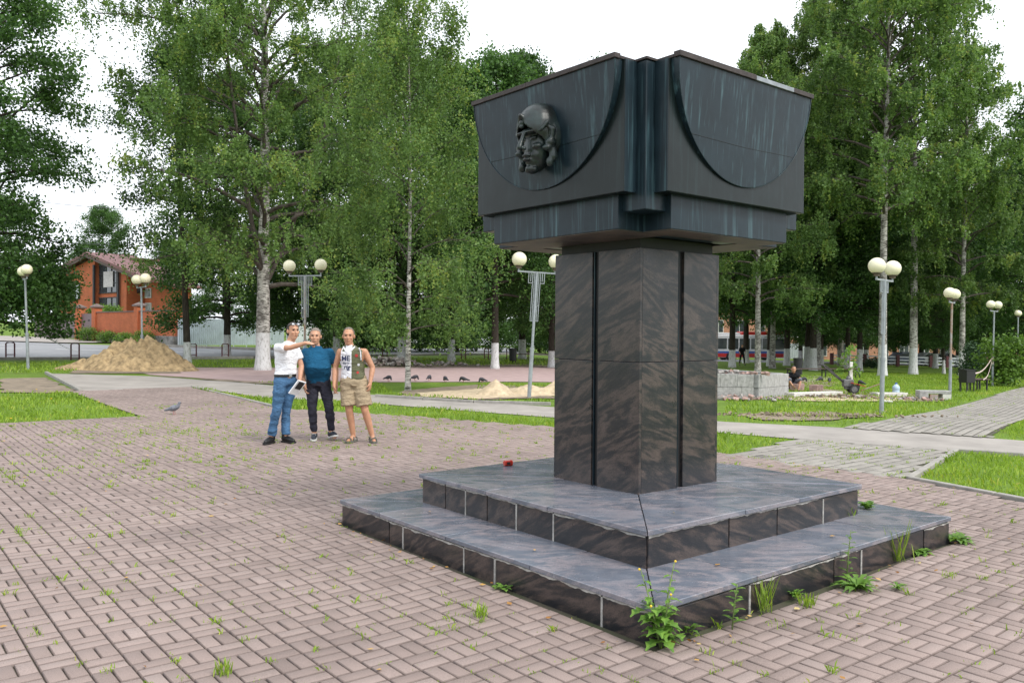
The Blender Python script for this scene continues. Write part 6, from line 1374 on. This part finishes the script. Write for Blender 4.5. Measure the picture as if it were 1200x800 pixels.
def rosette(seed, n, L, up, wl=.2): q = random.Random(seed); mb = MB(); [leaf_blade(mb, (q.gauss(0, .01), q.gauss(0, .01), .006), (math.cos(k*2.4), math.sin(k*2.4), q.uniform(up*.4, up)), L*q.uniform(.6, 1.15), L*wl*.5, .45, True) for k in range(n)]; return mb
def shoot(seed, H_, n, L):
    q = random.Random(seed); s2, l2 = MB(), MB(); s2.tube([(0, 0, -.01), (.01, 0, H_*.5), (.03, .01, H_)], [.005, .004, .002], 6)
    for k in range(n): t = .15+.85*k/n; a = k*2.4; leaf_blade(l2, (.03*t, .01*t, H_*t), (math.cos(a), math.sin(a), .5), L*(1.1-.5*t), L*.16, .3)
    return s2, l2
def clump(seed, n, h, spread):
    q = random.Random(seed); mb = MB()
    for k in range(n): a = q.uniform(0, 6.28); leaf_blade(mb, (q.gauss(0, spread), q.gauss(0, spread), 0), (math.cos(a)*.35, math.sin(a)*.35, 1), h*q.uniform(.5, 1.1), .004, -.0+q.uniform(0, .25))
    return mb
weed_obj('dandelion', 'lobed dandelion rosette growing against the riser beside the tall thistle', gp(803, 741), [('leaves', rosette(1, 18, .15, 1.6), M['weed'])])
s2, l2 = shoot(3, .26, 15, .085); weed_obj('willowherb', 'thin leafy shoot standing on the pavers between thistle and grass clump', gp(858, 737), [('stem', s2, M['stem']), ('leaves', l2, M['weed'])])
weed_obj('grass_clump', 'tall thin grass clump rising against the lower riser', gp(895, 716), [('blades', clump(4, 30, .24, .02), M['grass'])])
weed_obj('dandelion', 'dense small dandelion tuft at the riser next to the grass clump', gp(932, 700), [('leaves', rosette(5, 30, .10, 2.2), M['weed'])])
weed_obj('grass_clump', 'short bright grass clump on the pavers beside the small dandelion', gp(946, 710), [('blades', clump(6, 42, .10, .025), M['grass'])])
weed_obj('dandelion', 'large dandelion with broad leaves midway along the lit riser', gp(1005, 690), [('leaves', rosette(7, 34, .20, 1.3, .22), M['weed'])])
s2, l2 = shoot(8, .36, 14, .08); weed_obj('willowherb', 'upright grassy shoot behind the broad-leaved dandelion', gp(992, 682), [('stem', s2, M['stem']), ('leaves', l2, M['weed'])])
weed_obj('dandelion', 'small ragged dandelion out on the pavers away from the base', gp(1052, 690), [('leaves', rosette(9, 22, .09, 1.5), M['weed'])])
weed_obj('grass_clump', 'tallest wispy grass stems before the right end of the riser', gp(1055, 658), [('blades', clump(10, 22, .34, .03), M['grass'])])
weed_obj('plantain', 'leafy plantain spread at the right end of the riser', gp(1078, 648), [('leaves', rosette(11, 26, .13, .8, .35), M['weed'])])
weed_obj('plantain', 'green leafy patch just past the right corner of the lower step', gp(1122, 634), [('leaves', rosette(12, 40, .15, 1.0, .4), M['weed'])])
weed_obj('grass_clump', 'bright grass tuft on the pavers before the darker left riser', gp(563, 722), [('blades', clump(13, 40, .09, .03), M['grass'])])
weed_obj('grass_clump', 'bushy grass tuft growing by a brown leaf near the bottom paving', gp(262, 790), [('blades', clump(14, 36, .085, .022), M['grass'])])
weed_obj('plantain', 'small leafy weed at the left riser foot', gp(588, 690), [('leaves', rosette(15, 16, .09, 1.1, .35), M['weed'])])
def step_pt(px, py, z): dx, dy, dz = ray(px, py); k = (z-H)/dz; return Vector((dx*k, dy*k, z))
weed_obj('dandelion', 'weed rooted between the steps at the far right corner of the upper step', step_pt(1016, 596, Z1), [('leaves', rosette(16, 30, .13, 1.8, .3), M['weed'])])
weed_obj('grass_clump', 'grass tuft rooted along the foot of the upper step', step_pt(993, 603, Z1), [('blades', clump(17, 34, .13, .03), M['grass'])])
weed_obj('grass_clump', 'tiny grass tuft on the lower tread under the upper step', step_pt(876, 634, Z1), [('blades', clump(18, 14, .06, .012), M['grass'])])
